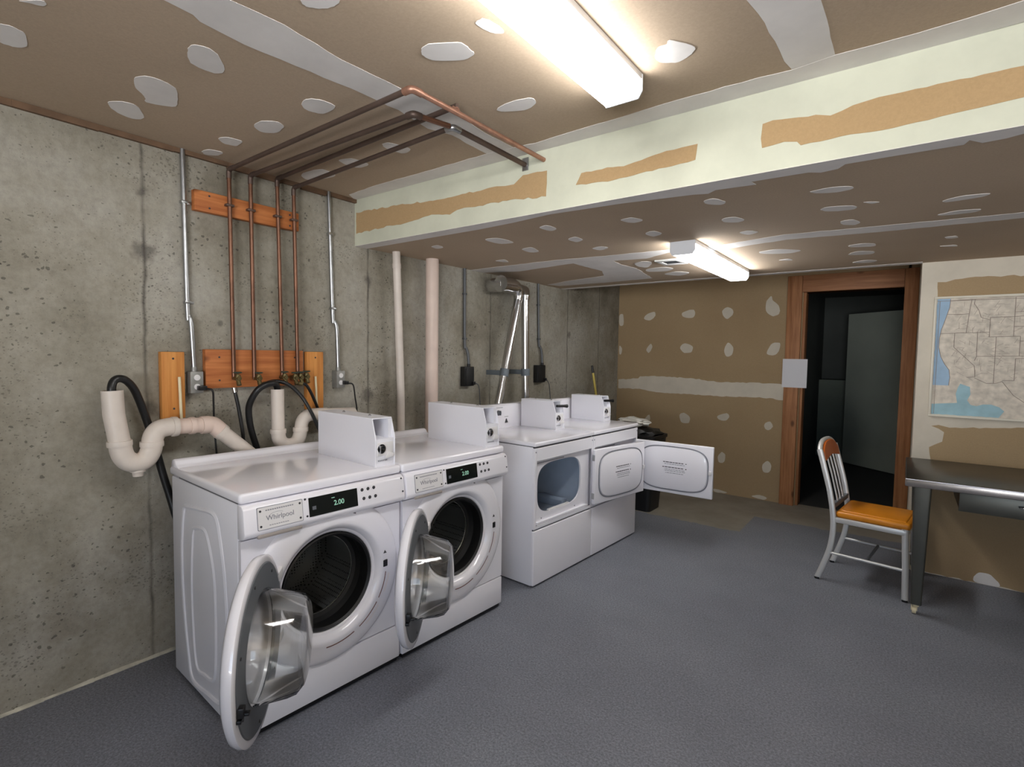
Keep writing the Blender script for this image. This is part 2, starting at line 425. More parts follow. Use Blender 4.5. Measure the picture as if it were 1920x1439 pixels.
t2=[[2.449,1.546],[2.461,1.621],[2.473,1.789],[2.475,1.926],[2.486,1.991],[2.611,1.978],[2.61,1.864],[2.612,1.759],[2.609,1.661]]
beam=[[[0.015,2.36],[0.396,2.346],[0.672,2.328],[0.839,2.321],[1.095,2.324],[1.258,2.313],[1.312,2.347],[1.45,2.342],[1.447,2.224],[1.214,2.241],[0.88,2.247],[0.827,2.23],[0.687,2.251],[0.554,2.239],[0.429,2.23],[0.331,2.238],[0.015,2.229]],[[1.607,2.248],[1.634,2.295],[1.864,2.288],[2.024,2.308],[2.148,2.308],[2.141,2.249],[2.048,2.243],[1.913,2.241],[1.792,2.235]],[[2.381,2.241],[2.376,2.275],[2.38,2.326],[2.414,2.331],[2.468,2.324],[2.525,2.315],[2.548,2.316],[2.592,2.302],[2.624,2.309],[2.655,2.319],[2.725,2.326],[2.82,2.325],[2.951,2.32],[3.064,2.32],[3.068,2.232],[2.976,2.228],[2.93,2.227],[2.883,2.225],[2.768,2.219],[2.653,2.226],[2.506,2.223],[2.494,2.238],[2.453,2.247]]]
low=[[[2.486,2.439],[2.565,2.422],[2.639,2.454],[2.633,2.497],[2.569,2.51],[2.502,2.471]],[[2.487,2.757],[2.52,2.719],[2.63,2.769],[2.619,2.839],[2.517,2.815]],[[2.647,2.719],[2.72,2.762],[2.68,2.775]],[[2.54,3.042],[2.595,3.024],[2.623,3.119],[2.593,3.165],[2.542,3.118]],[[2.918,2.886],[2.983,2.837],[3.08,2.858],[3.051,2.904],[2.934,2.92]],[[2.911,3.147],[2.981,3.1],[3.076,3.128],[3.049,3.183],[2.932,3.173]],[[2.099,2.333],[2.152,2.31],[2.183,2.406],[2.149,2.433],[2.1,2.383]],[[2.083,2.674],[2.145,2.666],[2.177,2.758],[2.131,2.792],[2.072,2.744]],[[2.075,3.016],[2.136,2.996],[2.177,3.058],[2.111,3.107]],[[2.519,3.703],[2.602,3.677],[2.662,3.734],[2.649,3.819],[2.523,3.769]],[[2.482,4.043],[2.55,3.921],[2.647,3.983],[2.628,4.092]],[[2.046,3.633],[2.161,3.589],[2.294,3.722],[2.2,3.789],[2.052,3.71]],[[2.476,4.38],[2.578,4.292],[2.647,4.361],[2.602,4.442]],[[2.085,4.006],[2.17,3.977],[2.184,4.068]],[[2.961,3.729],[3.015,3.722],[3.03,3.785],[2.979,3.784]],[[2.939,4.006],[3.031,4.003],[3.039,4.07]],[[1.24,2.331],[1.314,2.307],[1.319,2.405],[1.258,2.442]],[[1.224,2.656],[1.301,2.619],[1.304,2.719],[1.232,2.758]],[[1.215,2.963],[1.294,2.935],[1.327,3.004],[1.231,3.055]],[[1.66,2.425],[1.738,2.409],[1.769,2.497],[1.694,2.527]],[[1.649,2.76],[1.719,2.727],[1.739,2.819],[1.66,2.874]],[[0.809,2.385],[0.918,2.404],[0.927,2.571],[0.813,2.553]],[[0.826,2.743],[0.933,2.72],[0.888,2.879],[0.817,2.867]],[[0.417,2.977],[0.529,2.97],[0.477,3.096]],[[1.184,3.887],[1.343,3.851],[1.39,3.968],[1.288,4.065],[1.147,4.007]],[[1.199,4.19],[1.354,4.105],[1.43,4.23],[1.293,4.353]],[[1.215,3.601],[1.301,3.551],[1.362,3.613],[1.235,3.828],[1.188,3.753]],[[0.397,2.368],[0.471,2.358],[0.461,2.433],[0.382,2.447]]]
lowstrip=[[0.961,2.191],[1.197,2.176],[1.439,2.146],[1.798,2.171],[2.096,2.219],[2.15,2.241],[2.189,2.208],[2.337,2.226],[2.328,2.18],[2.52,2.188],[2.557,2.214],[2.61,2.204],[2.635,2.166],[2.804,2.171],[2.947,2.179],[2.958,2.143],[2.991,2.192],[3.045,2.188],[3.081,2.172]]
lowtape=[[0.103,3.197],[0.778,3.19],[1.235,3.237],[1.602,3.261],[1.901,3.335],[2.269,3.144],[2.689,3.252],[3.224,3.3],[3.24,3.426],[2.683,3.416],[2.257,3.324],[1.87,3.449],[1.569,3.349],[1.373,3.467],[1.139,3.433],[1.146,3.817],[1.052,4.455],[0.107,4.385],[0.035,4.203],[0.392,4.094],[0.757,4.026],[0.864,3.803],[0.85,3.371],[0.508,3.421],[0.381,3.465],[-0.018,3.34]]
back=[[[-0.004,1.988],[0.061,1.996],[0.066,1.846],[0.007,1.848]],[[0.313,1.925],[0.349,1.976],[0.456,2.013],[0.465,1.951],[0.395,1.896]],[[0.764,1.982],[0.908,2.022],[0.926,1.956],[0.892,1.914],[0.782,1.931]],[[1.205,1.985],[1.258,2.03],[1.323,1.999],[1.325,1.943],[1.263,1.888],[1.216,1.937]],[[1.637,1.968],[1.642,2.068],[1.69,2.129],[1.7,2.074],[1.768,2.017],[1.776,1.936],[1.707,1.903]],[[0.014,1.621],[0.055,1.578],[0.045,1.503],[0.017,1.502]],[[0.355,1.558],[0.414,1.642],[0.441,1.601],[0.396,1.513]],[[0.756,1.591],[0.811,1.645],[0.916,1.602],[0.895,1.532],[0.805,1.525]],[[1.238,1.564],[1.281,1.656],[1.343,1.593],[1.331,1.508],[1.269,1.484]],[[1.654,1.521],[1.708,1.64],[1.802,1.645],[1.763,1.509]],[[0.777,0.833],[0.837,0.858],[0.909,0.804],[0.892,0.732],[0.8,0.734]],[[1.189,0.847],[1.299,0.89],[1.328,0.848],[1.293,0.797],[1.209,0.805]],[[1.669,0.802],[1.722,0.839],[1.761,0.783],[1.718,0.733],[1.675,0.756]],[[0.363,0.747],[0.428,0.81],[0.437,0.722],[0.387,0.718]],[[1.214,0.399],[1.258,0.463],[1.3,0.43],[1.29,0.341],[1.229,0.332]],[[1.663,0.373],[1.721,0.427],[1.76,0.377],[1.743,0.3],[1.678,0.291]],[[1.179,0.043],[1.338,0.026],[1.311,0.008],[1.189,0.005]],[[1.555,0.025],[1.667,0.054],[1.736,0.029],[1.686,0.001]],[[0.014,1.198],[0.271,1.219],[0.293,1.245],[0.469,1.258],[0.924,1.245],[1.176,1.216],[1.449,1.223],[1.856,1.223],[1.863,1.05],[1.713,1.073],[1.384,1.063],[1.086,1.065],[0.728,1.064],[0.474,1.071],[0.297,1.097],[0.017,1.09]]]
map=[[[2.973,2.016],[3.017,2.013],[3.064,2.028],[3.167,2.038],[3.399,2.003],[3.404,1.904],[2.978,1.915]],[[2.983,1.032],[3.023,1.042],[3.082,1.028],[3.445,1.063],[3.458,0.808],[3.013,0.816],[2.978,0.883],[3.047,0.929],[3.054,0.994],[3.024,1.016]]]
mappatch=[[[3.248,0.035],[3.274,0.078],[3.331,0.08],[3.381,0.028],[3.384,0.002],[3.253,0.003]]]
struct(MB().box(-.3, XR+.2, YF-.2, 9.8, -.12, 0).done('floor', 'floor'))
struct(MB().box(-.25, 0, YF-.2, 6.1, 0, 2.6).done('wall_left', 'concrete'))

def patched(name, base, mud, boxes, plane, polys, amp=.004, soft=True, extra=None):
    """board with thin skims of compound spread on its room side"""
    mb = MB()
    for b in boxes: mb.box(*b)
    for i, p in enumerate(polys):
        q = smooth_poly(p) if soft else ragged(p, amp)
        t = .0012+.00012*(i % 9)
        mb.prism(q, lambda x, y: plane(x, y, 0), lambda x, y, t=t: plane(x, y, t), mat=1)
    if extra: extra(mb)
    return struct(mb.done(name, [base, mud]+([] if not extra else ['paper_beam', 'paper_back']), smooth=20))

down = lambda z: (lambda x, y, t: (x, y, z-t))
front = lambda Y: (lambda x, z, t: (x, Y-t, z))

# near ceiling: spots, two taped joints and the tape along the beam
tape1 = tape[:12]+[[1.33, 2.05]]+tape[13:]+[[1.315, -.3], [1.33, -1.2], [1.32, YF+.02], [1.16, YF+.02], [1.15, -1.2], [1.165, -.3]]
tape2 = t2+[[2.60, .3], [2.615, -1.], [2.60, YF+.02], [2.45, YF+.02], [2.44, -1.], [2.455, .3]]
def near_ceiling_strips(mb):
    for i, p in enumerate((tape1, tape2, [[x, min(y, 2.09)] for x, y in cstrip]+[[4.2, 1.99], [5.25, 1.98], [5.25, YB], [.0, YB]])):
        mb.prism(ragged(p, .004, .05), lambda x, y: (x, y, H), lambda x, y, i=i: (x, y, H-.0008-.0003*i), mat=1)
extra_spots = [[[cx+.07*cos(a)*RND.uniform(.8, 1.3), cy+.045*sin(a)*RND.uniform(.8, 1.3)] for a in [k*PI/4 for k in range(8)]]
               for cx, cy in ((1.75, -.6), (2.2, -.9), (.6, -.5), (.5, -1.3), (3.2, -.4), (3.2, .9), (3.6, 1.5), (4.2, .6), (3.9, -.8), (1.8, -1.7), (4.5, 1.5))]
patched('ceiling', 'paper', 'mud', [(-.25, XR+.2, YF-.2, YB+.1, H, H+.15)], down(H), ceil+extra_spots, extra=near_ceiling_strips)

# boxed beam: cream compound with bare paper showing through
def beam_bare(mb):
    b2 = [beam[0], beam[1], beam[2][:14]+[[3.6, 2.318], [4.3, 2.31], [5.2, 2.325], [5.2, 2.235], [4.4, 2.24], [3.7, 2.225]]+beam[2][14:]]
    for p in b2:
        mb.prism(ragged(p, .005, .025), lambda x, z: (x, YB, z), lambda x, z: (x, YB-.0015, z), mat=2)
    mb.prism([[0., YB]]+[[5.25, YB], [5.25, 2.18], [4.4, 2.17], [3.6, 2.19]]+[[x, y] for x, y in reversed(lowstrip)]+[[0., 2.19]],
             lambda x, y: (x, y, HB), lambda x, y: (x, y, HB-.0012), mat=1)
patched('ceiling_beam', 'mud2', 'mud', [(-.0, XR, YB, YB+.03, HB, H)], front(YB), [], extra=beam_bare)

# low ceiling beyond the beam, ending in a soffit over the map wall line
def low_strips(mb):
    a = [[1.9, 3.30], [2.269, 3.20], [2.689, 3.252], [3.224, 3.3], [4.2, 3.29], [5.25, 3.3], [5.25, 3.43], [4.2, 3.42], [3.24, 3.426], [2.683, 3.40], [2.257, 3.34], [1.9, 3.43]]
    b = [[0., 3.2], [.778, 3.19], [1.235, 3.237], [1.602, 3.261], [1.9, 3.30], [1.9, 3.43], [1.569, 3.349], [1.373, 3.467], [1.139, 3.433], [1.12, 3.6], [1.146, 3.817],
         [1.052, 4.36], [.6, 4.40], [.107, 4.385], [.05, 4.25], [.392, 4.12], [.757, 4.026], [.864, 3.803], [.85, 3.371], [.508, 3.421], [.3, 3.46], [0., 3.36]]
    c = [[0., 4.58], [1.2, 4.585], [2.4, 4.58], [XW, 4.575], [XW, 4.66], [0., 4.66]]
    for i, p in enumerate((a, b, c)):
        mb.prism(ragged(p, .005, .04), lambda x, y: (x, y, HB), lambda x, y, i=i: (x, y, HB-.001-.0003*i), mat=1)
    mb.prism([[0., HB], [XW, HB], [XW, HB+.06], [0., HB+.06]], lambda x, z: (x, 4.66, z), lambda x, z: (x, 4.6615, z), mat=1)
patched('ceiling_low', 'paper', 'mud', [(-.0, XR, YB+.03, 4.66, HB, H+.15)], down(HB), low, extra=low_strips)
struct(MB().box(-.25, XR, 4.66, 6.1, H, H+.15).done('ceiling_alcove', 'paper'))

# back wall: unfinished drywall with spots and one taped joint
DX0, DX1, DZ = 2.0, 2.784, 2.137
patched('wall_back', 'paper_back', 'mud3', [(-.0, DX0-.02, YD, YD+.12, 0, H), (DX0-.02, DX1+.04, YD, YD+.12, DZ, H), (DX1+.02, XR, YD, YD+.12, 0, H)],
        front(YD), [[[max(x, .004), max(z, .002)] for x, z in p] for p in back[:18]])
# the joint is a long ragged skim of its own in the same wall
o = bpy.data.objects['wall_back']
mb = MB(); mb.bm.from_mesh(o.data)
mb.prism(ragged([[max(x, .004), z] for x, z in back[18]], .006, .03), lambda x, z: (x, YD, z), lambda x, z: (x, YD-.0016, z), mat=1)
mb.bm.to_mesh(o.data); mb.bm.free()

# map wall, its return, and the outer walls
def map_bare(mb):
    p1 = map[0][:4]+[[3.6, 2.02], [4.4, 2.03], [5.2, 2.0], [5.2, 1.90]]+map[0][5:]
    p2 = [[2.983, 1.032], [3.023, 1.042], [3.082, 1.028], [3.445, 1.063], [4.2, 1.04], [5.2, 1.06], [5.2, .004], [2.965, .004], [2.972, .40], [2.96, .70], [2.99, .80], [2.978, .883], [3.047, .929], [3.054, .994], [3.024, 1.016]]
    for p in (p1, p2):
        mb.prism(ragged(p, .006, .03), lambda x, z: (x, YM, z), lambda x, z: (x, YM-.0012, z), mat=3)
    mb.prism(smooth_poly(mappatch[0], .001), lambda x, z: (x, YM-.001, max(z, .002)), lambda x, z: (x, YM-.0028, max(z, .002)), mat=1)
patched('wall_right', 'mud3', 'mud', [(XW, XR, YM, YM+.12, 0, H), (XW, XW+.11, YM+.12, YD, 0, H)], front(YM), [], extra=map_bare)
struct(MB().box(XR, XR+.15, YF-.2, YM+.12, 0, H).done('wall_far_right', 'mud3'))
WX0, WX1, WZ0, WZ1 = 2.6, 5.0, .5, 2.15
struct(MB().box(-.2, WX0, YF-.15, YF, 0, H).box(WX1, XR+.1, YF-.15, YF, 0, H).box(WX0, WX1, YF-.15, YF, 0, WZ0).box(WX0, WX1, YF-.15, YF, WZ1, H).done('wall_front', 'mud3'))
wf = struct(MB().box(WX0, WX1, YF-.12, YF-.04, WZ0, WZ0+.05).box(WX0, WX1, YF-.12, YF-.04, WZ1-.05, WZ1).box(WX0, WX0+.05, YF-.12, YF-.04, WZ0+.05, WZ1-.05)
            .box(WX1-.05, WX1, YF-.12, YF-.04, WZ0+.05, WZ1-.05).box((WX0+WX1)/2-.03, (WX0+WX1)/2+.03, YF-.12, YF-.04, WZ0+.05, WZ1-.05).done('added_window_1', 'white_plastic'))  # unseen window, added to let daylight in from behind the camera

# room beyond the doorway
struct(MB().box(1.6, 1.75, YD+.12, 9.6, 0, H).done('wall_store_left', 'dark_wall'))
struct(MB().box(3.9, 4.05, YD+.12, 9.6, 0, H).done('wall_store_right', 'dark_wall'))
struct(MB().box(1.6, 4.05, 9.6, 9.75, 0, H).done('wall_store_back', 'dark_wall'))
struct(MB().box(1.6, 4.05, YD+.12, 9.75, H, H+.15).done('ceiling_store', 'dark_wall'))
struct(MB().box(1.75, 2.6, 9.30, 9.6, 0, 1.17, .006).done('trim_store_ledge', 'ledge'))
a_ = math.atan2(-.45, .566)
mtx = Matrix.Translation((2.134, 8.84, 0)) @ Matrix.Rotation(a_, 4, 'Z')
mb = MB(); mb.box(0, .86, 0, .04, .012, 2.12, .003, mtx=mtx)
struct(mb.done('door_1', 'pale_door'))

# trim: door posts, wood strip under the ceiling, mortar line at the floor
struct(MB().box(1.842, 1.972, YD-.035, YD+.15, 0, 2.30, .003).box(1.974, 2.004, YD+.02, YD+.17, 0, DZ, .002).done('trim_door_left', 'post'))
struct(MB().box(2.782, 2.884, YD-.035, YD+.15, 0, 2.30, .003).done('trim_door_right', 'post'))
struct(MB().box(1.974, 2.780, YD-.033, YD+.148, DZ, 2.30, .003).done('trim_door_head', 'post_x'))
mb = MB()
y = YF
while y < YB-.001:
    L = min(RND.uniform(.12, .3), YB-y)
    mb.box(0, RND.uniform(.014, .02), y, y+L, H-RND.uniform(.022, .032), H-.0005); y += L
struct(mb.done('trim_ceiling_left', 'sill'))
mb = MB()
pts = []; y = YF
while y < 5.9:
    r = RND.uniform(.006, .013); mb.tube([(0, y, .002), (0, y+.09, .002)], [r, RND.uniform(.006, .013)], 8); y += .085
struct(mb.done('baseboard_left', 'mortar'))

# ------------------------------------------------------------------ machine row (turned 3 degrees from the wall)
ROW = rad(87.)
A3 = rad(3.)
def row_pt(s, d, z=0.): return (.89+sin(A3)*s+cos(A3)*d, .92+cos(A3)*s-sin(A3)*d, z)
# in a machine's own frame: x runs along the row, y = -d points to the wall, z up
FRONT = Matrix(((1, 0, 0, 0), (0, 0, -1, 0), (0, 1, 0, 0), (0, 0, 0, 1)))     # lathe axis +Z -> -y (out of the machine)
def at(x, d, z): return Matrix.Translation((x, -d, z)) @ FRONT

WCX, WCZ = .365, .512            # drum centre
def rect_ring(mb, cx, cz, R, x0, x1, z0, z1, d0, d1, n=64, mat=0):
    """plate with a round hole, from depth d0 (back) to d1 (front)"""
    angs = sorted(set([2*PI*k/n for k in range(n)]+[math.atan2(z-cz, x-cx) % (2*PI) for x in (x0, x1) for z in (z0, z1)]))
    t = bmesh.new(); rows = []
    for a in angs:
        c, s_ = cos(a), sin(a)
        k = min([v for v in ((x1-cx)/c if c > 1e-9 else (x0-cx)/c if c < -1e-9 else 9, (z1-cz)/s_ if s_ > 1e-9 else (z0-cz)/s_ if s_ < -1e-9 else 9)])
        o = (cx+c*k, cz+s_*k); i = (cx+c*R, cz+s_*R)
        rows.append([t.verts.new((o[0], -d0, o[1])), t.verts.new((o[0], -d1, o[1])), t.verts.new((i[0], -d1, i[1])), t.verts.new((i[0], -d0, i[1]))])
    for A, B in zip(rows, rows[1:]+rows[:1]):
        for k in range(4): t.faces.new((A[k], A[(k+1) % 4], B[(k+1) % 4], B[k]))
    bmesh.ops.recalc_face_normals(t, faces=t.faces); mb._add(t, mat)

def coin_box(root, x0, x1, d0, d1, z0, z1, zc):
    """steel meter case: open sloped top front, lock and slide below"""
    side = [(d0, z0), (d1, z0), (d1, zc), (d1-.028, z1), (d0, z1)]
    mb = MB()
    for xa, xb in ((x0, x0+.006), (x1-.006, x1)):
        mb.prism(side, lambda d, z, xa=xa: (xa, -d, z), lambda d, z, xb=xb: (xb, -d, z), bev=.0015, seg=1)
    xi0, xi1 = x0+.005, x1-.005
    mb.box(xi0, xi1, -(d1-.028), -d0, z1-.005, z1)                                   # top
    mb.box(xi0, xi1, -(d0+.006), -d0, z0, z1-.004)                                   # back
    mb.box(xi0, xi1, -(d1-.003), -(d0+.2), z0, zc-.004, .002)                        # lower front block
    mb.box(xi0, xi1, -(d1-.17), -(d1-.176), zc-.004, z1-.004)                        # wall inside the open pocket
    mb.box(xi1-.022, xi1, -(d1-.020), -(d1-.17), zc-.004, z1-.006)
    box = mb.done('coin_box', 'white_side', root)
    xm = (x0+x1)/2
    mb = MB(); mb.box(x0+.012, x1-.014, -d1-.001, -d1+.004, z0+.05, z0+.112, .002); mb.done('lock_plate', 'white_plastic', box)
    mb = MB(); mb.lathe([(0, .012), (.013, .012), (.017, .009), (.017, -.004)], at(x0+.034, d1, z0+.083), 24)
    mb.lathe([(.022, .003), (.022, -.003)], at(x0+.034, d1, z0+.083), 24); mb.lathe([(0, .004), (.022, .003)], at(x0+.034, d1, z0+.083), 24)
    mb.done('lock', 'black', box)
    mb = MB(); mb.box(x0+.018, x0+.022, -d1-.0155, -d1, z0+.064, z0+.1, .001); mb.lathe([(0, .016), (.006, .016), (.006, 0)], at(x0+.036, d1, z0+.083), 16)
    mb.done('lock_ring', 'chrome', box)
    mb = MB(); mb.prism([(x0+.05, z0+.04), (x1-.02, z0+.04), (x1-.012, z0+.056), (x0+.066, z0+.070)], lambda x, z: (x, -d1-.012, z), lambda x, z: (x, -d1+.002, z), bev=.003)
    mb.done('coin_slide', 'white_plastic', box)
    mb = MB()
    for i in range(6): mb.box(x0+.014+i*.009, x0+.019+i*.009, -d1-.0008, -d1, z0+.026, z0+.032)
    mb.done('price_marks', 'grey_ink', box)
    each('screw', 'chrome', box, [lambda q, dx=dx: q.lathe([(.007, 0), (.007, .006), (.003, .009), (0, .009)], Matrix.Translation((x0+(x1-x0)*.5, -(d0+(d1-d0)*dx), z1-.001)), 12) for dx in (.3, .75)])
    return box

def make_washer():
    r = thing('washing_machine', '', 'washing machine', row_pt(0, 0), ROW, 'front load washing machines')
    W = .728
    # cabinet: side skins, back, base
    mb = MB()
    for xa, xb in ((0, .02), (W-.02, W)): mb.box(xa, xb, .0, .68, .02, .915, .006)
    mb.box(.02, W-.02, .66, .68, .02, .915); mb.box(.02, W-.02, .0, .66, .02, .04); mb.box(.02, W-.02, .0, .02, .88, .915)
    # pressed ribs in the left and right skins
    def loop(pts): return spline([(0, -d, z) for d, z in pts+pts[:1]], 5)
    o1 = [(-.525, .805), (-.36, .825), (-.20, .83), (-.15, .74), (-.115, .6), (-.10, .42), (-.11, .2), (-.16, .085), (-.30, .062), (-.46, .055), (-.51, .16), (-.555, .38), (-.565, .58), (-.55, .72)]
    o2 = [(-.43, .73), (-.36, .745), (-.295, .74), (-.245, .66), (-.215, .55), (-.21, .35), (-.232, .16), (-.33, .13), (-.42, .14), (-.455, .35), (-.455, .56)]
    for xs in (0., W):
        for o_, rr in ((o1, .013), (o2, .012)):
            p = [(xs+(.006 if xs == 0 else -rr+.002), y, z) for _, y, z in loop(o_)][:-1]
            mb.tube(p, rr, 8, closed=True)
    mb.done('cabinet', 'white_side', r)
    each('levelling_foot', 'black', r, [lambda q, x=x, y=y: q.lathe([(0, .0006), (.022, .0006), (.022, .012), (.01, .016), (.01, .03)], Matrix.Translation((x, y, 0)), 16) for x in (.06, W-.06) for y in (.05, .62)])
    # front panel with the raised porthole surround
    mb = MB(); rect_ring(mb, WCX, WCZ, .27, .003, W-.003, .192, .778, 0., .022)
    mb.lathe([(.345, .020), (.338, .030), (.325, .036), (.300, .040), (.262, .044), (.250, .046), (.240, .043), (.228, .030), (.222, .020), (.214, .018), (.208, .010), (.206, -.02)], at(WCX, 0, WCZ), 96)
    fp = mb.done('front_panel', 'white', r, smooth=40)
    # door lock opening and printed arcs on the surround
    mb = MB(); mb.box(.616, .641, -.047, -.038, .503, .535, .003); mb.done('lock_opening', 'black', fp)
    mb = MB(); mb.prism([(.618, .566), (.636, .566), (.627, .580)], lambda x, z: (x, -.0445, z), lambda x, z: (x, -.040, z)); mb.done('lock_mark', 'ink', fp)
    def arc(mb, r0, r1, a0, a1, d, n=40, mat=0):
        A = [a0+(a1-a0)*k/n for k in range(n+1)]
        mb.prism([(WCX+r0*cos(a), WCZ+r0*sin(a)) for a in A]+[(WCX+r1*cos(a), WCZ+r1*sin(a)) for a in reversed(A)], lambda x, z: (x, -d, z), lambda x, z: (x, -d-.0008, z), mat=mat)
    mb = MB()
    for a0, a1 in ((-7, -32), (-36, -62), (-68, -97)):
        arc(mb, .266, .270, rad(a0), rad(a1), .0436)
    for a0, a1, rr in ((-8, -30, .280), (-37, -60, .280), (-69, -95, .280), (-9, -26, .289), (-38, -56, .289)):
        for k in range(14):
            a = rad(a0+(a1-a0)*k/14); arc(mb, rr-.0022, rr+.0022, a, a+rad(1.1)*.9*(1 if a1 > a0 else -1), .0418-(rr-.27)*.06, 2, 1)
    mb.done('surround_lettering', ['ink_red', 'pink'], fp)
    mb = MB()
    for k in range(9):
        a = rad(104-k*4.2); arc(mb, .292, .297, a, a-rad(2.6), .0408, 2)
    mb.box(WCX+.03, WCX+.038, -.043, -.038, WCZ+.295, WCZ+.315, .001)
    mb.done('door_marks', 'ink', fp)
    # rubber boot and drum
    mb = MB(); mb.lathe([(.207, .016), (.200, .020), (.192, .012), (.188, -.02), (.196, -.05), (.186, -.075), (.172, -.082), (.172, -.09)], at(WCX, 0, WCZ), 64)
    mb.done('door_gasket', 'rubber', r)
    mb = MB(); mb.lathe([(.172, -.088), (.178, -.094), (.235, -.10), (.245, -.13), (.245, -.40), (.225, -.44), (.10, -.46), (.06, -.44), (0, -.44)], at(WCX, 0, WCZ), 64, flip=False)
    dr = mb.done('drum', 'drum', r)
    mb = MB(); mb.tube([(WCX+.173*cos(a), .089, WCZ+.173*sin(a)) for a in [2*PI*k/60 for k in range(60)]], .003, 8, closed=True)
    mb.done('drum_rim', 'drum_lip', dr)
    for k in range(3):
        a = rad(160+120*k)
        mb = MB(); mb.prism([(-.05, .246), (-.018, .185), (.018, .185), (.05, .246)],
                            lambda u, v: (WCX+cos(a)*v-sin(a)*u, .12, WCZ+sin(a)*v+cos(a)*u), lambda u, v: (WCX+cos(a)*v-sin(a)*u, .40, WCZ+sin(a)*v+cos(a)*u), bev=.006)
        mb.done('drum_paddle', 'drum_lip', dr)
    # control console, proud of the front
    cons = [(0, .916), (.036, .912), (.050, .900), (.062, .812), (.058, .800), (.046, .790), (.024, .784), (0, .784)]
    mb = MB(); mb.prism([(d, z) for d, z in cons], lambda d, z: (.0, -d, z), lambda d, z: (W, -d, z), bev=.004)
    # scalloped drawer lip at the lower left
    co = mb.done('control_console', 'white', r)
    sl = (.050-.062)/(.900-.812)
    dz = lambda z: .062+sl*(z-.812)                       # depth of the sloping face at height z
    def face(x, z, h): return (x, -(dz(z)+h), z)
    def plate(mb, x0, x1, z0, z1, h0, h1, mat=0, rr=.004, n=4):
        P = []
        for cx, cz, a in ((x1-rr, z1-rr, 0), (x0+rr, z1-rr, 90), (x0+rr, z0+rr, 180), (x1-rr, z0+rr, 270)):
            P += [(cx+rr*cos(rad(a+90*k/n)), cz+rr*sin(rad(a+90*k/n))) for k in range(n+1)]
        mb.prism(P, lambda x, z: face(x, z, h0), lambda x, z: face(x, z, h1), mat=mat)
    mb = MB(); plate(mb, .048, .226, .816, .900, -.001, .0015, 1); plate(mb, .050, .224, .818, .898, 0, .0022, 0)
    lp = mb.done('drawer_front', ['white_plastic', 'grey_ink'], co)
    mb = MB(); mb.box(.05, .225, -.058, -.040, .782, .797, .005); mb.done('drawer_pull', 'lip', co)
    each('screw', 'ink', co, [lambda q, x=x, z=z, h=h: q.lathe([(0, .0022), (.0042, .0016), (.0042, -.001)], Matrix.Translation(face(x, z, h)) @ FRONT, 12)
         for x, z, h in [(x, z, .0022) for x in (.060, .214) for z in (.830, .886)]+[(.238, .895, 0), (.243, .828, 0), (.712, .898, 0), (.716, .838, 0)]])
    mb = MB()
    text_mesh(mb, 'Whirlpool', .026, lambda x, y, h: face(.135+x, .856+y, .0024+h))
    pts = [(.135+.030*cos(a)-.012, .862+.012*sin(a)) for a in [rad(40+8*k) for k in range(20)]]
    for (xa, za), (xb, zb) in zip(pts, pts[1:]):
        mb.tube([face(xa, za, .0026), face(xb, zb, .0026)], .0006, 5)
    for k in range(13): mb.prism([(.08+k*.0085, .884), (.086+k*.0085, .884), (.086+k*.0085, .888), (.08+k*.0085, .888)], lambda x, z: face(x, z, .0022), lambda x, z: face(x, z, .0027))
    for k in range(9): mb.prism([(.092+k*.0085, .828), (.098+k*.0085, .828), (.098+k*.0085, .8305), (.092+k*.0085, .8305)], lambda x, z: face(x, z, .0022), lambda x, z: face(x, z, .0027))
    mb.done('brand_lettering', 'grey_ink', co)
    mb = MB(); plate(mb, .252, .474, .822, .897, -.001, .002, rr=.002); ds = mb.done('display', 'display', co)
    mb = MB(); text_mesh(mb, '2.00', .028, lambda x, y, h: face(.385+x, .856+y, .0021+h), bold=.0004)
    mb.prism([(.352, .878), (.366, .878), (.366, .8805), (.352, .8805)], lambda x, z: face(x, z, .002), lambda x, z: face(x, z, .0025))
    mb.done('digits', 'glow', ds)
    mb = MB(); mb.prism([(.266, .848), (.282, .848), (.282, .862), (.266, .862)], lambda x, z: face(x, z, .002), lambda x, z: face(x, z, .0025)); mb.done('display_icon', 'grey_plastic', ds)
    for i in range(3):
        for j in range(2):
            mb = MB(); mb.lathe([(0, .004), (.0055, .0035), (.0075, .001), (.0075, -.001)], Matrix.Translation(face(.500+i*.030+j*.006, .884-j*.038, 0)) @ FRONT, 16)
            mb.done('button', 'ink', co)
    # worktop with a raised back edge
    mb = MB()
    mb.box(-.003, W+.003, -.028, .70, .916, .956, .014, 4)
    mb.prism([(-.60, .950), (-.635, .966), (-.648, .984), (-.668, .990), (-.690, .984), (-.698, .965), (-.698, .94)], lambda d, z: (.004, -d, z), lambda d, z: (W-.004, -d, z), bev=.006, seg=2)
    mb.done('worktop', 'white', r)
    mb = MB(); mb.box(.004, W-.004, .004, .6, .906, .918); mb.done('shadow_gap', 'seam', r)  # solid dark strip painted as the shade under the worktop
    # kick plate
    mb = MB(); mb.box(.002, W-.002, -.024, .01, .03, .186, .004); mb.done('kick_plate', 'white', r)
    mb = MB(); mb.box(.01, W-.01, -.012, .02, .008, .034); mb.done('toe_gap_shade', 'black', r)  # black strip stands in for the shaded gap below the kick plate
    # door, hinged on the left
    d = MB()
    R = .285
    d.lathe([(.13, .030), (.20, .034), (.26, .030), (.280, .018), (.285, .004), (.285, -.008), (.278, -.012), (.262, -.012), (.258, -.006), (.178, -.004), (.174, .006), (.15, .012), (0, .012)], Matrix.Translation((R, 0, 0)) @ FRONT, 96)
    d.lathe([(.13, .030), (.11, .026), (0, .024)], Matrix.Translation((R, 0, 0)) @ FRONT, 96)
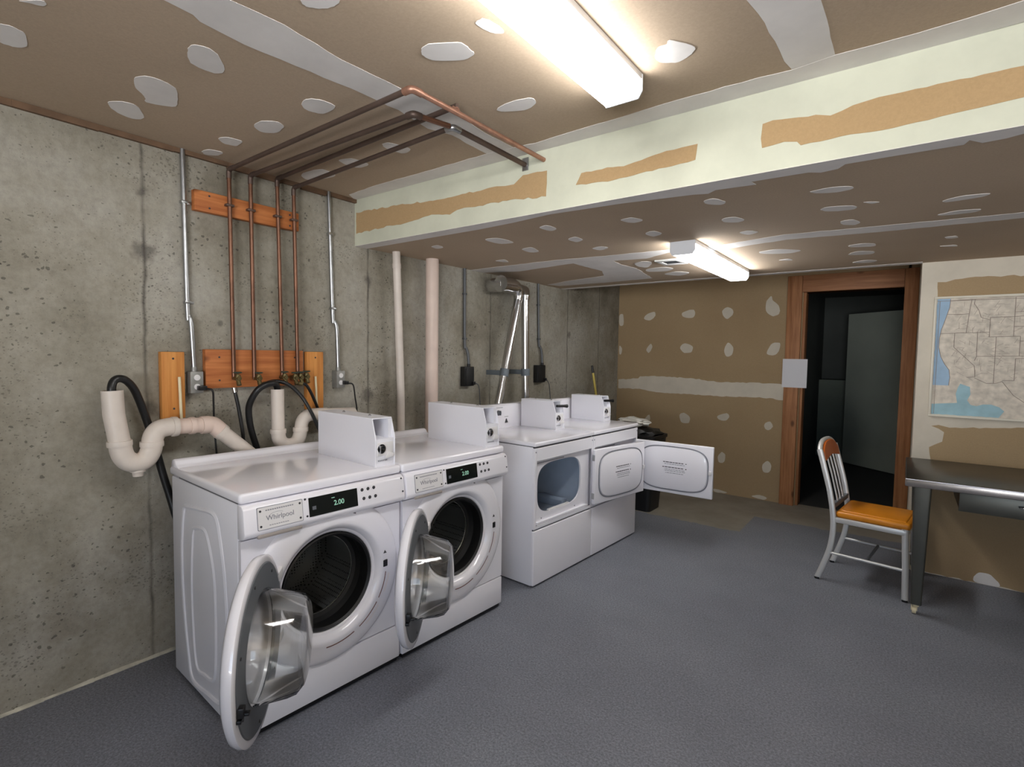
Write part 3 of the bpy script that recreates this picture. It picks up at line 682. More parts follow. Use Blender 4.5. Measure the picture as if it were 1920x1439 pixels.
    door = d.done('door', 'white', r, loc=(.12, -.065, WCZ+.003), rotz=-rad(129), smooth=40)
    BACK = Matrix.Translation((R, 0, 0)) @ Matrix(((1, 0, 0, 0), (0, 0, 1, 0), (0, -1, 0, 0), (0, 0, 0, 1)))   # height -> +y, the inner side
    mb = MB(); mb.lathe([(.176, .004), (.176, .015), (.258, .015), (.262, .012), (.262, .006)], BACK, 96); mb.done('inner_ring', 'grey_plastic', door)
    mb = MB(); mb.lathe([(.172, .008), (.178, .016), (.177, .024), (.170, .060), (.162, .110), (.154, .134), (.132, .152), (.07, .158), (0, .159), (0, .153), (.068, .152), (.128, .146), (.148, .130), (.155, .108), (.163, .060), (.168, .024), (.168, .010)], BACK, 72)
    mb.done('glass_bowl', 'glass', door)
    mb = MB()
    mb.box(2*R-.052, 2*R-.028, .012, .032, -.075, -.045, .003); mb.box(2*R-.050, 2*R-.032, .03, .045, -.07, -.062, .002); mb.box(2*R-.046, 2*R-.024, .012, .026, -.088, -.078, .002)
    mb.done('latch_hook', 'black', door)
    each('hinge', 'white_plastic', door, [lambda q, z=z: q.box(-.03, .10, -.008, .012, z-.018, z+.018, .004) for z in (-.12, .12)])
    INN = Matrix(((1, 0, 0, 0), (0, 0, 1, 0), (0, -1, 0, 0), (0, 0, 0, 1)))
    each('ring_screw', 'ink', door, [lambda q, a=rad(20+k*52): q.lathe([(0, .018), (.005, .017), (.005, .012)], Matrix.Translation((R+.235*cos(a), 0, .235*sin(a))) @ INN, 10) for k in range(7)])
    coin_box(r, .612, .724, -.50, -.008, .954, 1.178, 1.086)
    return r

w1 = make_washer()
w1['label'] = 'white front load washer nearest the camera, at the left end of the row'
w2 = copy_tree(w1); w2.location = row_pt(.738, .004)
w2['label'] = 'white front load washer with round door open, between the nearest washer and the dryers'
for c in w2.children:
    if c.name.startswith('door.'): c.rotation_euler = (0, 0, -rad(141))

def super_loop(x0, x1, z0, z1, e=4., n=56):
    cx, cz, a, b = (x0+x1)/2, (z0+z1)/2, (x1-x0)/2, (z1-z0)/2
    out = []
    for k in range(n):
        t = 2*PI*k/n; c, s_ = cos(t), sin(t)
        out.append((cx+a*math.copysign(abs(c)**(2/e), c), cz+b*math.copysign(abs(s_)**(2/e), s_)))
    return out

def make_dryer():
    W, r = .695, thing('clothes_dryer', '', 'clothes dryer', row_pt(1.778, 0), ROW, 'white clothes dryers')
    mb = MB()
    for xa, xb in ((0, .018), (W-.018, W)): mb.box(xa, xb, 0, .68, .01, .900, .005)
    mb.box(.018, W-.018, .66, .68, .01, .9); mb.box(.018, W-.018, .0, .66, .01, .03)
    mb.done('cabinet', 'white_side', r)
    mb = MB(); mb.box(.001, W-.001, -.018, .006, .012, .366, .006, 3); mb.done('lower_panel', 'white', r)
    mb = MB(); mb.box(.006, W-.006, -.004, .01, .36, .38); mb.box(.006, W-.006, -.002, .4, .892, .908); mb.done('shadow_gap', 'seam', r)  # dark strips painted as shade in the panel joints
    # front panel with a recess for the door and a barrel shaped opening
    hole = super_loop(.062, .572, .452, .782, 3.6)
    X0, X1, Z0, Z1 = .022, W-.022, .398, .812
    mb = MB(); t = bmesh.new(); n = len(hole); cx, cz = .317, .61
    def on_rect(p, x0, x1, z0, z1):
        dx, dz_ = p[0]-cx, p[1]-cz
        k = min(((x1-cx)/dx if dx > 1e-9 else (x0-cx)/dx if dx < -1e-9 else 99), ((z1-cz)/dz_ if dz_ > 1e-9 else (z0-cz)/dz_ if dz_ < -1e-9 else 99))
        return (cx+dx*k, cz+dz_*k)
    corners = [(X1, Z1), (X0, Z1), (X0, Z0), (X1, Z0)]
    inner = hole; outer = [on_rect(p, X0, X1, Z0, Z1) for p in hole]
    for cxy in corners:                                    # snap the nearest border point to each corner
        i = min(range(n), key=lambda q: (outer[q][0]-cxy[0])**2+(outer[q][1]-cxy[1])**2); outer[i] = cxy
    L = [[t.verts.new((x, .018, z)) for x, z in inner], [t.verts.new((x, .006, z)) for x, z in inner], [t.verts.new((x, .006, z)) for x, z in outer], [t.verts.new((x, -.018, z)) for x, z in outer]]
    for A, B in zip(L, L[1:]):
        for k in range(n): t.faces.new((A[k], A[(k+1) % n], B[(k+1) % n], B[k]))
    bmesh.ops.recalc_face_normals(t, faces=t.faces); mb._add(t, 0)
    mb.box(.001, X0, -.018, .006, .376, .894, .0015, 1); mb.box(X1, W-.001, -.018, .006, .376, .894, .0015, 1)
    mb.box(X0, X1, -.018, .006, Z1, .894, .0015, 1); mb.box(X0, X1, -.018, .006, .376, Z0, .0015, 1)
    mb.prism([(X0+.02, Z0), (X1-.02, Z0), (X1-.03, Z0+.012), (X0+.03, Z0+.012)], lambda x, z: (x, -.014, z), lambda x, z: (x, .006, z))
    fp = mb.done('front_panel', 'white', r, smooth=30)
    mb = MB()
    for k in range(24): mb.box(.06+k*.0125, .068+k*.0125, .0045, .0065, .787+.0008*k*0, .795)
    mb.box(.036, .052, .0045, .0065, .783, .797)
    mb.done('opening_lettering', 'grey_ink', fp)
    each('panel_screw', 'grey_ink', fp, [lambda q, x=x, z=z, h=h: q.lathe([(0, .0025+h), (.005, .0015+h), (.005, h-.002)], at(x, 0, z), 12) for x, z, h in ((.012, .870, .018), (W-.012, .870, .018), (.11, .425, -.006), (.50, .425, -.006))])
    # drum
    mb = MB(); mb.lathe([(.318, -.019), (.312, -.035), (.312, -.12), (.312, -.52), (.27, -.56), (0, -.56)], at(.335, 0, .60), 56); dr = mb.done('drum', 'dryer_drum', r)
    each('drum_vane', 'dryer_drum', dr, [lambda q, a=rad(80+120*k): q.prism([(-.04, .304), (-.012, .25), (.012, .25), (.04, .304)], lambda u, v: (.335+cos(a)*v-sin(a)*u, .13, .60+sin(a)*v+cos(a)*u), lambda u, v: (.335+cos(a)*v-sin(a)*u, .5, .60+sin(a)*v+cos(a)*u), bev=.005) for k in range(3)])
    mb = MB(); mb.box(.20, .44, .008, .03, .447, .462, .002); mb.done('lint_slot', 'white_plastic', fp)
    # worktop and rear control console
    mb = MB(); mb.box(-.001, W+.001, -.024, .69, .904, .932, .008, 3); mb.done('worktop', 'white', r)
    mb = MB(); mb.prism([(-.57, .930), (-.582, 1.096), (-.592, 1.108), (-.65, 1.108), (-.66, 1.09), (-.66, .930)], lambda d, z: (.02, -d, z), lambda d, z: (W-.02, -d, z), bev=.004)
    cs = mb.done('control_console', 'white', r)
    def cf(x, z): return Matrix.Translation((x, .57+(z-.93)*.072, z)) @ FRONT
    mb = MB(); mb.lathe([(0, .02), (.017, .018), (.02, 0)], cf(.325, 1.046), 20); mb.box(.322, .328, .55, .562, 1.03, 1.064, .001); mb.done('knob', 'grey_plastic', cs)
    mb = MB(); mb.prism([(.395, .968), (.428, .968), (.412, 1.0)], lambda x, z: (x, .569, z), lambda x, z: (x, .576, z), bev=.001); mb.done('start_button', 'ink', cs)
    mb = MB()
    for k in range(10): mb.box(.30+k*.008, .305+k*.008, .5795, .583, 1.082, 1.086)
    for k in range(5): mb.box(.395+k*.009, .40+k*.009, .5735, .576, 1.012, 1.015)
    mb.done('console_marks', 'grey_ink', cs)
    cb = coin_box(r, .572, .684, -.56, -.232, .931, 1.142, 1.056)
    mb = MB(); mb.tube([(.61, .25, 1.103), (.685, .238, 1.100), (.716, .230, 1.098)], [.010, .010, .014], 14); mb.done('coin_handle', 'black', cb)
    # door, hinged on the right; built closed, x running from the hinge to the left
    DW, DH = .62, .40
    mb = MB(); mb.box(-DW, 0, 0, .030, 0, DH, .007, 3)
    liner = super_loop(-DW+.035, -.045, .028, DH-.028, 3.8)
    mb.prism(super_loop(-DW+.043, -.053, .036, DH-.036, 3.8), lambda x, z: (x, .030, z), lambda x, z: (x, .039, z), bev=.003, seg=2)
    door = mb.done('door', 'white', r, loc=(.672, -.024, .405), rotz=rad(172))
    mb = MB(); mb.tube([(x, .0315, z) for x, z in liner], .0048, 8, closed=True); mb.done('door_seal', 'seal', door)
    mb = MB()
    for row, (xs, z, h, m_) in enumerate((((-.40, -.24), .245, .006, 0), ((-.41, -.25), .232, .004, 1), ((-.40, -.235), .205, .006, 0), ((-.41, -.25), .190, .004, 1), ((-.415, -.25), .178, .004, 1), ((-.40, -.26), .162, .004, 1))):
        x = xs[0]
        while x < xs[1]:
            L = RND.uniform(.010, .028); mb.box(x, min(x+L, xs[1]), .039, .0398, z, z+h, mat=m_); x += L+.004
    mb.box(-.425, -.415, .039, .0398, .245, .250); mb.box(-.425, -.415, .039, .0398, .203, .210)
    mb.done('warning_lettering', ['ink', 'grey_ink'], door)
    each('hinge', 'steel', door, [lambda q, z=z: q.box(-.016, .004, .004, .026, z-.022, z+.022, .003) for z in (.06, DH-.06)])
    mb = MB(); mb.box(-DW+.01, -DW+.03, .030, .042, DH/2-.015, DH/2+.015, .002); mb.done('door_catch', 'white_plastic', door)
    return r

d1 = make_dryer()
d1['label'] = 'white dryer beside the washers, blue grey drum showing, its door folded flat to the right'
d2 = copy_tree(d1); d2.location = row_pt(2.477, 0)
d2['label'] = 'white dryer at the far end of the row, its door standing straight out'
for c in d2.children:
    if c.name.startswith('door.'): c.rotation_euler = (0, 0, rad(94.5))

# ------------------------------------------------------------------ copper water lines
ZC = 2.385
def valve(parent, x, y, z, turn=0.):
    mb = MB(); mb.tube([(x-.01, y, z), (x+.05, y, z)], .011, 12); mb.lathe([(0, .02), (.012, .02), (.014, .01), (.014, -.01)], Matrix.Translation((x+.03, y, z)), 12)
    mb.tube([(x+.03, y, z), (x+.045, y, z-.035)], [.010, .012], 12); mb.tube([(x+.03, y, z), (x+.03, y, z+.028)], .005, 8)
    v = mb.done('valve', 'brass', parent)
    mb = MB(); mb.lathe([(.006, .024), (.02, .027), (.022, .031), (.016, .034), (0, .034)], Matrix.Translation((x+.03, y, z)), 14); mb.done('valve_handle', 'valve_green', v)
    return v
def pipe_thing(label, y0, y1, zb, zw, top, runs, rr=.0105):
    """riser on the wall, turn at the ceiling, run across to the joint"""
    r = thing('copper_water_pipe', label, 'pipe', (0, y0, 0), 0, 'copper water pipes from the ceiling to the valves')
    x = .052
    mb = MB(); mb.tube([(x, y1-y0, zb), (x, 0, top-.03)], rr, 14); mb.done('riser', 'copper', r)
    mb = MB(); mb.tube(fillet([(x, 0, top-.045), (x, 0, top), (x+.05, 0, top)], .03), rr*1.2, 14); mb.done('elbow', 'copper_shaded', r)
    for pts, m_, nm in runs:
        mb = MB(); mb.tube([(a, b-y0, c) for a, b, c in pts], rr, 14); mb.done(nm, m_, r)
    for z in (2.215,):
        mb = MB(); mb.box(.0385, x+.014, -.02, .02, z-.006, z+.006, .002); mb.done('pipe_clip', 'copper_shaded', r)
    return r
T = 2.395
p1 = pipe_thing('copper pipe nearest the camera, first of four running down to the valves', 1.30, 1.311, 1.33, 0, T,
    [([(.10, 1.30, T), (1.40, 1.281, T)], 'copper_shaded', 'ceiling_run')])
def fitting(parent, pts, y0, r=.0135, m_='copper_bright', nm='fitting', fr=.02):
    mb = MB(); P = fillet([(a, b-y0, c) for a, b, c in pts], fr) if len(pts) > 2 else [(a, b-y0, c) for a, b, c in pts]
    mb.tube(P, r, 14); return mb.done(nm, m_, parent)
fitting(p1, [(1.385, 1.281, T), (1.425, 1.280, T), (1.425, 1.325, T)], 1.30, nm='corner_fitting')
mb = MB(); mb.tube([(1.425, .02, T), (1.432, YB-1.30-.001, T)], .0105, 14); mb.done('beam_run', 'copper_bright', p1)
valve(p1, .06, .012, 1.338)
p2 = pipe_thing('second copper pipe from the camera, turning toward the beam at a dark corner', 1.409, 1.418, 1.33, 0, T,
    [([(.10, 1.409, T), (1.27, 1.416, T)], 'copper_shaded', 'ceiling_run')])
fitting(p2, [(1.25, 1.416, T), (1.286, 1.416, T), (1.289, 1.45, T)], 1.409, m_='copper_shaded', nm='corner_fitting')
mb = MB(); mb.tube([(1.288, .03, T), (1.322, 1.575-1.409, T)], .0105, 14); mb.done('link_run', 'copper', p2)
valve(p2, .06, .012, 1.335)
p3 = pipe_thing('third copper pipe from the camera, meeting the bright outer line on the ceiling', 1.555, 1.575, 1.34, 0, T+.024,
    [([(.10, 1.555, T+.024), (1.432, 1.503, T+.024)], 'copper_shaded', 'ceiling_run')])
fitting(p3, [(1.415, 1.504, T+.02), (1.43, 1.503, T+.004)], 1.555, r=.0125, nm='tee_fitting')
valve(p3, .06, .012, 1.337); valve(p3, .06, .075, 1.332)
p4 = pipe_thing('fourth copper pipe, farthest from the camera, joining a dark bent line into the beam', 1.651, 1.668, 1.34, 0, T,
    [([(.10, 1.651, T), (1.31, 1.590, T)], 'copper_shaded', 'ceiling_run')])
fitting(p4, [(1.29, 1.591, T), (1.327, 1.589, T), (1.327, 1.63, T)], 1.651, m_='steel', nm='corner_fitting')
mb = MB(); mb.tube([(1.327, 1.62-1.651, T), (1.325, YB-1.651-.001, T-.002)], .012, 14); mb.done('beam_run', 'copper_shaded', p4)
mb = MB(); mb.box(1.31, 1.345, YB-1.651-.006, YB-1.651-.0005, T-.03, T+.03, .001); mb.done('wall_plate', 'steel', p4)
valve(p4, .06, .012, 1.334); valve(p4, .06, .048, 1.338)

# ------------------------------------------------------------------ boards and straps on the concrete wall
def board(label, x1, y0, y1, z0, z1, m_, tilt=0.):
    mb = MB(); mb.box(.0005, x1, -(y1-y0)/2, (y1-y0)/2, -(z1-z0)/2, (z1-z0)/2, .003)
    o = mb.done('wooden_board', m_, loc=(0, (y0+y1)/2, (z0+z1)/2)); o.rotation_euler = (tilt, 0, 0)
    tag(o, label, 'board', 'wooden boards on the concrete wall')
    mb = MB()
    h, w = (z1-z0)/2, (y1-y0)/2
    each('nail_head', 'ink', o, [lambda q, y=y, z=z: q.lathe([(0, .002), (.005, .001), (.005, -.002)], Matrix.Translation((x1, y, z)) @ Matrix.Rotation(PI/2, 4, 'Y'), 10)
         for y, z in (((-w*.75, h*.6), (-w*.75, -h*.6), (w*.8, h*.6), (w*.8, -h*.6)) if w > h else ((0, h*.8), (0, -h*.7)))])
    return o
board('long orange plank high on the wall behind four copper pipes', .038, 1.142, 1.690, 2.163, 2.262, 'board_y')
board('wide orange board behind the row of valves', .036, 1.180, 1.712, 1.288, 1.485, 'board_y')
board('upright orange board left of the near outlet, above the near white drain trap', .038, .985, 1.085, 1.150, 1.470, 'board_z')
board('upright orange board right of the valves, above the first coin box', .038, 1.736, 1.842, 1.140, 1.480, 'board_z')
def strap(label, y0, y1, z0, z1):
    mb = MB(); mb.tube([(.0485, y0, z0), (.0485, y1, z1)], .0065, 10)
    o = mb.done('hanging_strip', 'cream'); tag(o, label, 'strip', 'cream strips on the upright boards')
strap('thin cream strip hanging on the upright board left of the near outlet', 1.056, 1.062, 1.35, 1.142)
strap('thin cream strip hanging on the upright board right of the valves', 1.782, 1.793, 1.335, 1.12)

# ------------------------------------------------------------------ conduits with outlet boxes and cords
def conduit(label, y0, yk, yk2, yb, ztop, zk, zk2, zb, by0, by1, bz0, bz1, m_, boxm, plug_m):
    r = thing('electrical_conduit', label, 'conduit', (0, yb, 0), 0, 'conduits down to wall outlets')
    x = .016
    mb = MB(); mb.tube(spline([(x, y0-yb, ztop-.001), (x, yk-yb, zk), (x+.004, (yk+yk2)/2-yb, (zk+zk2)/2), (x+.012, yk2-yb, zk2), (x+.014, 0, zb)], 6), .0115, 14); mb.done('tube', m_, r)
    for z, y in ((ztop-.25 if ztop > 2.3 else ztop-.2, y0+.3*(yk-y0)), (zk+.02, yk)):
        mb = MB(); mb.box(.001, .030, y-yb-.014, y-yb+.014, z-.007, z+.007, .002); mb.box(.001, .006, y-yb+.012, y-yb+.035, z-.006, z+.006, .001); mb.done('clamp', m_, r)
    mb = MB(); mb.box(.001, .052, by0-yb, by1-yb, bz0, bz1, .004); mb.tube([(x+.014, 0, bz1-.004), (x+.014, 0, bz1+.022)], .0145, 12); bx = mb.done('outlet_box', boxm, r)
    if plug_m:
        ym = (by0+by1)/2-yb
        each('receptacle', 'white_plastic', bx, [lambda q, z=z: q.lathe([(0, .004), (.014, .003), (.015, 0)], Matrix.Translation((.052, ym, bz0+(bz1-bz0)*z)) @ Matrix.Rotation(PI/2, 4, 'Y'), 16) for z in (.3, .72)])
    else:
        mb = MB(); mb.box(.05, .058, by0-yb+.008, by1-yb-.008, bz0+.01, bz1-.01, .002); mb.done('cover', 'matte_black', bx)
    return r
conduit('shiny steel conduit to the outlet box beside the near upright board', 1.100, 1.110, 1.121, 1.130, H, 1.692, 1.602, 1.385, 1.104, 1.164, 1.268, 1.375, 'steel', 'zinc', True)
conduit('shiny steel conduit to the outlet box above the first washer coin box', 1.898, 1.921, 1.943, 1.950, H, 1.726, 1.613, 1.375, 1.925, 1.985, 1.262, 1.366, 'steel', 'zinc', True)
conduit('dull thin conduit to the black outlet box left of the shiny ducts', 3.114, 3.122, 3.149, 3.157, HB, 1.582, 1.477, 1.385, 3.090, 3.200, 1.225, 1.380, 'dark_conduit', 'matte_black', False)
conduit('dull thin conduit to the black outlet box right of the shiny ducts', 4.146, 4.171, 4.202, 4.215, HB, 1.613, 1.512, 1.39, 4.110, 4.240, 1.220, 1.385, 'dark_conduit', 'matte_black', False)
def cord(label, pts, r=.0045, plug=None, m_='rubber'):
    mb = MB(); mb.tube(spline(pts, 8), r, 10)
    o = mb.done('power_cord', m_); tag(o, label, 'cord', 'power cords hanging from the wall outlets')
    if plug:
        mb = MB(); mb.box(*plug, .004); mb.done('plug', 'black', o)
    return o
cord('black cord hanging from the near outlet box behind the nearest washer', [(.085, 1.165, 1.292), (.105, 1.182, 1.28), (.09, 1.192, 1.22), (.065, 1.205, 1.10), (.06, 1.22, .9), (.06, 1.24, .7)], plug=(.053, .085, 1.130, 1.168, 1.283, 1.306))
cord('black cord hanging from the outlet box above the first washer coin box', [(.085, 1.985, 1.290), (.105, 2.005, 1.278), (.09, 2.03, 1.2), (.075, 2.055, 1.10), (.06, 2.06, .9), (.06, 2.05, .7)], plug=(.053, .085, 1.962, 1.99, 1.282, 1.304))
cord('thin grey cord below the black outlet left of the shiny ducts', [(.075, 3.19, 1.25), (.09, 3.215, 1.22), (.09, 3.23, 1.10), (.10, 3.235, .95)], .004, plug=(.059, .075, 3.165, 3.195, 1.235, 1.262), m_='dark_conduit')
cord('thin grey cord below the black outlet right of the shiny ducts', [(.075, 4.225, 1.25), (.09, 4.25, 1.20), (.09, 4.27, 1.10), (.10, 4.28, .95)], .004, plug=(.059, .075, 4.205, 4.235, 1.235, 1.262), m_='dark_conduit')

# ------------------------------------------------------------------ white drains with traps, black hoses
def band(mb, p, d, r, h=.012, mat=0):
    d = Vector(d).normalized(); p = Vector(p); mb.tube([p-d*h, p-d*h*.6, p+d*h*.6, p+d*h], [r*.98, r, r, r*.98], 20, mat=mat)
X = .13
def drain_near():
    r = thing('drain_pipe', 'fat off-white drain trap left of the nearest washer, its arm slanting down', 'drain pipe', (X, .765, 0), 0, 'off-white drain traps behind the washers')
    y = lambda v: v-.765
    mb = MB(); mb.tube([(0, 0, 1.303), (0, .004, 1.20), (0, y(.788), 1.07)], .040, 24, cap=False); mb.tube([(0, y(.788), 1.07), (0, .004, 1.2), (0, 0, 1.302)], .036, 24, cap=False); mb.done('standpipe', 'pvc', r)
    mb = MB(); mb.tube(spline([(0, y(.788), 1.075), (0, y(.794), 1.03), (0, y(.812), .995), (0, y(.85), .976), (0, y(.886), .992), (0, y(.905), 1.03), (0, y(.909), 1.06)], 6), .042, 24)
    band(mb, (0, y(.787), 1.072), (0, .05, -1), .047); band(mb, (0, y(.908), 1.055), (0, 0, 1), .047); tb = mb.done('trap_bend', 'pvc', r)
    mb = MB(); mb.lathe([(0, -.03), (.02, -.03), (.022, -.012), (.03, -.01), (.03, .006)], Matrix.Translation((0, y(.852), .948)), 20); mb.done('cleanout_plug', 'pvc', tb)
    mb = MB(); mb.tube(spline([(0, y(.909), 1.05), (0, y(.914), 1.085), (0, y(.935), 1.115), (0, y(.975), 1.125), (0, y(1.01), 1.124)], 6), .0415, 24); band(mb, (0, y(1.0), 1.124), (0, 1, 0), .046); mb.done('return_bend', 'pvc', r)
    mb = MB(); mb.tube([(0, y(1.005), 1.123), (0, y(1.14), 1.119)], .0365, 24); band(mb, (0, y(1.075), 1.121), (0, 1, 0), .041); band(mb, (0, y(1.135), 1.119), (0, 1, 0), .043, .02); mb.done('arm', 'pvc_pink', r)
    mb = MB(); mb.tube(spline([(0, y(1.13), 1.119), (0, y(1.165), 1.116), (.005, y(1.19), 1.095), (.01, y(1.205), 1.075)], 6), .041, 24); mb.done('arm_elbow', 'pvc_pink', r)
    mb = MB(); mb.tube([(.01, y(1.195), 1.088), (.03, y(1.32), .965), (.05, y(1.50), .79)], .036, 24); band(mb, (.012, y(1.205), 1.078), (.02, .125, -.123), .041); mb.done('slanting_arm', 'pvc', r)
    return r
drain_near()
def drain_far():
    r = thing('drain_pipe', 'off-white drain trap rising behind the first washer beside its coin box', 'drain pipe', (X, 1.502, 0), 0, 'off-white drain traps behind the washers')
    y = lambda v: v-1.502
    mb = MB(); mb.tube([(0, 0, 1.276), (0, .002, 1.04)], .033, 22, cap=False); mb.tube([(0, .002, 1.04), (0, 0, 1.275)], .029, 22, cap=False); mb.done('standpipe', 'pvc', r)
    mb = MB(); mb.tube(spline([(0, .002, 1.05), (0, y(1.508), 1.01), (0, y(1.53), .978), (0, y(1.575), .965), (0, y(1.615), .982), (0, y(1.632), 1.02), (0, y(1.637), 1.05)], 6), .036, 22)
    band(mb, (0, .002, 1.048), (0, 0, 1), .041); band(mb, (0, y(1.636), 1.045), (0, 0, 1), .041); mb.done('trap_bend', 'pvc', r)
    mb = MB(); mb.tube(spline([(0, y(1.637), 1.045), (0, y(1.645), 1.085), (0, y(1.665), 1.11), (0, y(1.70), 1.122), (0, y(1.80), 1.12)], 6), .035, 22); mb.done('return_bend', 'pvc', r)
    mb = MB(); mb.tube([(0, y(1.74), 1.121), (0, y(1.98), 1.112), (0, y(2.05), 1.0), (0, y(2.08), .8)], .033, 22); mb.done('arm', 'pvc', r)
drain_far()
def hose(name, label, cat, group, pts, r, end=None, ribs=False, m_='hose'):
    P = spline(pts, 10); mb = MB()
    mb.tube(P, [r*(1.07 if (ribs and i % 2) else 1) for i in range(len(P))], 14); o = mb.done(name, m_, smooth=60); tag(o, label, cat, group)
    if end:
        mb = MB(); p, q = Vector(pts[0]), Vector(pts[1]); d = (q-p).normalized(); mb.tube([p-d*.006, p+d*.018], r*1.35, 12); mb.done('hose_nut', end, o)
    return o
hose('drain_hose', 'thick black hose looped into the near white standpipe left of the washers', 'hose', 'black drain hoses', [(X, .768, 1.26), (X-.002, .764, 1.31), (X-.01, .775, 1.342), (.115, .80, 1.352), (.10, .832, 1.335), (.078, .868, 1.285), (.062, .91, 1.165), (.058, .945, 1.03), (.06, .975, .89), (.08, 1.01, .72), (.15, 1.06, .4), (.16, 1.08, .04)], .0165)
hose('drain_hose', 'thick black hose looped into the second standpipe behind the first washer', 'hose', 'black drain hoses', [(X, 1.500, 1.23), (X+.006, 1.498, 1.282), (.148, 1.475, 1.308), (.158, 1.43, 1.305), (.145, 1.39, 1.28), (.11, 1.368, 1.22), (.085, 1.368, 1.16), (.066, 1.39, 1.06), (.06, 1.425, .95), (.065, 1.47, .8), (.15, 1.5, .4), (.15, 1.5, .04)], .0165)
hose('inlet_hose', 'thin dark hose dropping from under the leftmost valve behind the nearest washer', 'hose', 'thin water hoses from the valves', [(.100, 1.290, 1.285), (.103, 1.294, 1.255), (.105, 1.308, 1.18), (.10, 1.328, 1.06), (.07, 1.350, .95), (.06, 1.38, .8)], .009, 'chrome')
hose('inlet_hose', 'thin dark hose bowing out from the middle valves toward the first coin box', 'hose', 'thin water hoses from the valves', [(.098, 1.436, 1.300), (.10, 1.50, 1.318), (.125, 1.565, 1.300), (.155, 1.625, 1.235), (.182, 1.665, 1.15), (.190, 1.705, 1.06), (.190, 1.745, .98), (.190, 1.79, .85)], .010, 'brass')
hose('inlet_hose', 'thin black hose curving from the rightmost valve across the upright board', 'hose', 'thin water hoses from the valves', [(.098, 1.648, 1.300), (.108, 1.680, 1.295), (.105, 1.712, 1.255), (.085, 1.755, 1.19), (.070, 1.79, 1.13), (.065, 1.84, 1.02), (.065, 1.9, .88)], .0085, 'brass')

# tall plain pipes
mb = MB(); mb.tube([(.085, 2.362, HB-.001), (.085, 2.405, 1.2), (.085, 2.415, .02)], .026, 24); o = mb.done('vent_pipe', 'pvc'); tag(o, 'slim off-white pipe from the low ceiling to behind the second washer', 'pipe')
mb = MB(); band(mb, (.085, 2.366, 2.06), (0, .04, -1), .029, .016); mb.done('coupling', 'pvc', o)
mb = MB(); mb.tube([(.09, 2.69, HB-.001), (.09, 2.69, .02)], .046, 28); o = mb.done('vent_pipe', 'pvc_pink'); tag(o, 'fat pinkish pipe from the low ceiling to behind the second washer coin box', 'pipe')

# ------------------------------------------------------------------ dryer ducts
def duct(label, top, bot, elbow_pts, rr=.034):
    r = thing('exhaust_duct', label, 'duct', (top[0], top[1], 0), 0, 'shiny dryer ducts on the concrete wall')
    L = lambda p: (p[0]-top[0], p[1]-top[1], p[2])
    a, b = Vector(L(top)), Vector(L(bot)); d = (b-a).normalized()
    mb = MB(); mb.tube([a, b], rr, 28)
    n = 3
    for k in range(1, n): band(mb, a.lerp(b, k/n), d, rr*1.02, .006)
    mb.done('straight_duct', 'foil', r)
    P = [L(p) for p in elbow_pts]; rad_ = [p[3] for p in elbow_pts]
    mb = MB()
    for i in range(len(P)-1): mb.tube([P[i], P[i+1]], [rad_[i], rad_[i+1]], 24)
    for p, q in zip(P, rad_): mb.ball(p, q*.995, u=20, v=12)
    mb.done('elbow', 'foil', r, smooth=50)
    c = a.lerp(b, (a.z-1.33)/(a.z-b.z))
    mb = MB(); mb.tube([c-d*.03, c+d*.03], rr*1.12, 24); mb.box(-top[0]+.001, c.x-rr*.9, c.y-.012, c.y+.012, c.z-.02, c.z+.02, .002); mb.done('clamp', 'duct_grey', r)
    return r, L
r, L = duct('slanting shiny duct above the near dryer, with the wide dark collar at its top', (.17, 3.62, 1.965), (.218, 3.02, .04),
    [(.17, 3.52, 2.055, .056), (.17, 3.575, 2.05, .052), (.17, 3.612, 2.025, .046), (.17, 3.622, 1.985, .042), (.17, 3.615, 1.945, .036)])
mb = MB(); mb.tube([L((.17, 3.385, 2.055)), L((.17, 3.53, 2.058))], .062, 32); mb.tube([L((.02, 3.43, 2.055)), L((.17, 3.43, 2.055))], .058, 28)
mb.tube([L((.17, 3.377, 2.055)), L((.17, 3.392, 2.055))], .068, 32); mb.done('collar', 'foil', r)
duct('upright shiny duct, right of the slanting one, above the far dryer', (.17, 3.72, 1.96), (.17, 3.791, .04),
    [(.045, 3.740, 2.045, .044), (.11, 3.738, 2.045, .046), (.152, 3.732, 2.03, .046), (.17, 3.724, 1.99, .042), (.17, 3.722, 1.95, .036)])

# ------------------------------------------------------------------ lamps and register on the ceilings
def ceiling_light(label, x0, x1, y0, y1, z):
    r = thing('ceiling_light', label, 'ceiling light', ((x0+x1)/2, (y0+y1)/2, z), 0, 'wraparound ceiling lights')
    w, L = (x1-x0)/2, (y1-y0)/2
    mb = MB(); mb.box(-w+.001, w-.001, -L+.0065, L-.0065, -.022, -.0005, .002); mb.done('housing', 'fixture', r)
    prof = [(-w+.004, -.020), (-w+.002, -.055), (-w+.014, -.078), (w-.014, -.078), (w-.002, -.055), (w-.004, -.020)]
    mb = MB(); mb.prism(prof, lambda x, q: (x, -L+.006, q), lambda x, q: (x, L-.006, q), bev=.003); mb.done('lens', 'lens', r)
    for s in (-1, 1):
        mb = MB(); mb.prism([(-w, -.002), (-w, -.058), (-w+.014, -.081), (w-.014, -.081), (w, -.058), (w, -.002)], lambda x, q: (x, s*L, q), lambda x, q: (x, s*(L-.006), q), bev=.001, seg=1); mb.done('end_cap', 'fixture', r)
    return r
l1 = ceiling_light('long lit fluorescent fixture on the high ceiling in front of the beam', 1.925, 2.075, .47, 1.735, H)
l2 = ceiling_light('lit fluorescent fixture on the low ceiling toward the doorway', 1.69, 1.838, 3.05, 4.315, HB)
r = thing('ceiling_vent', 'small square white vent with dark slot on the low ceiling beside the lamp', 'vent', (1.475, 3.66, HB))
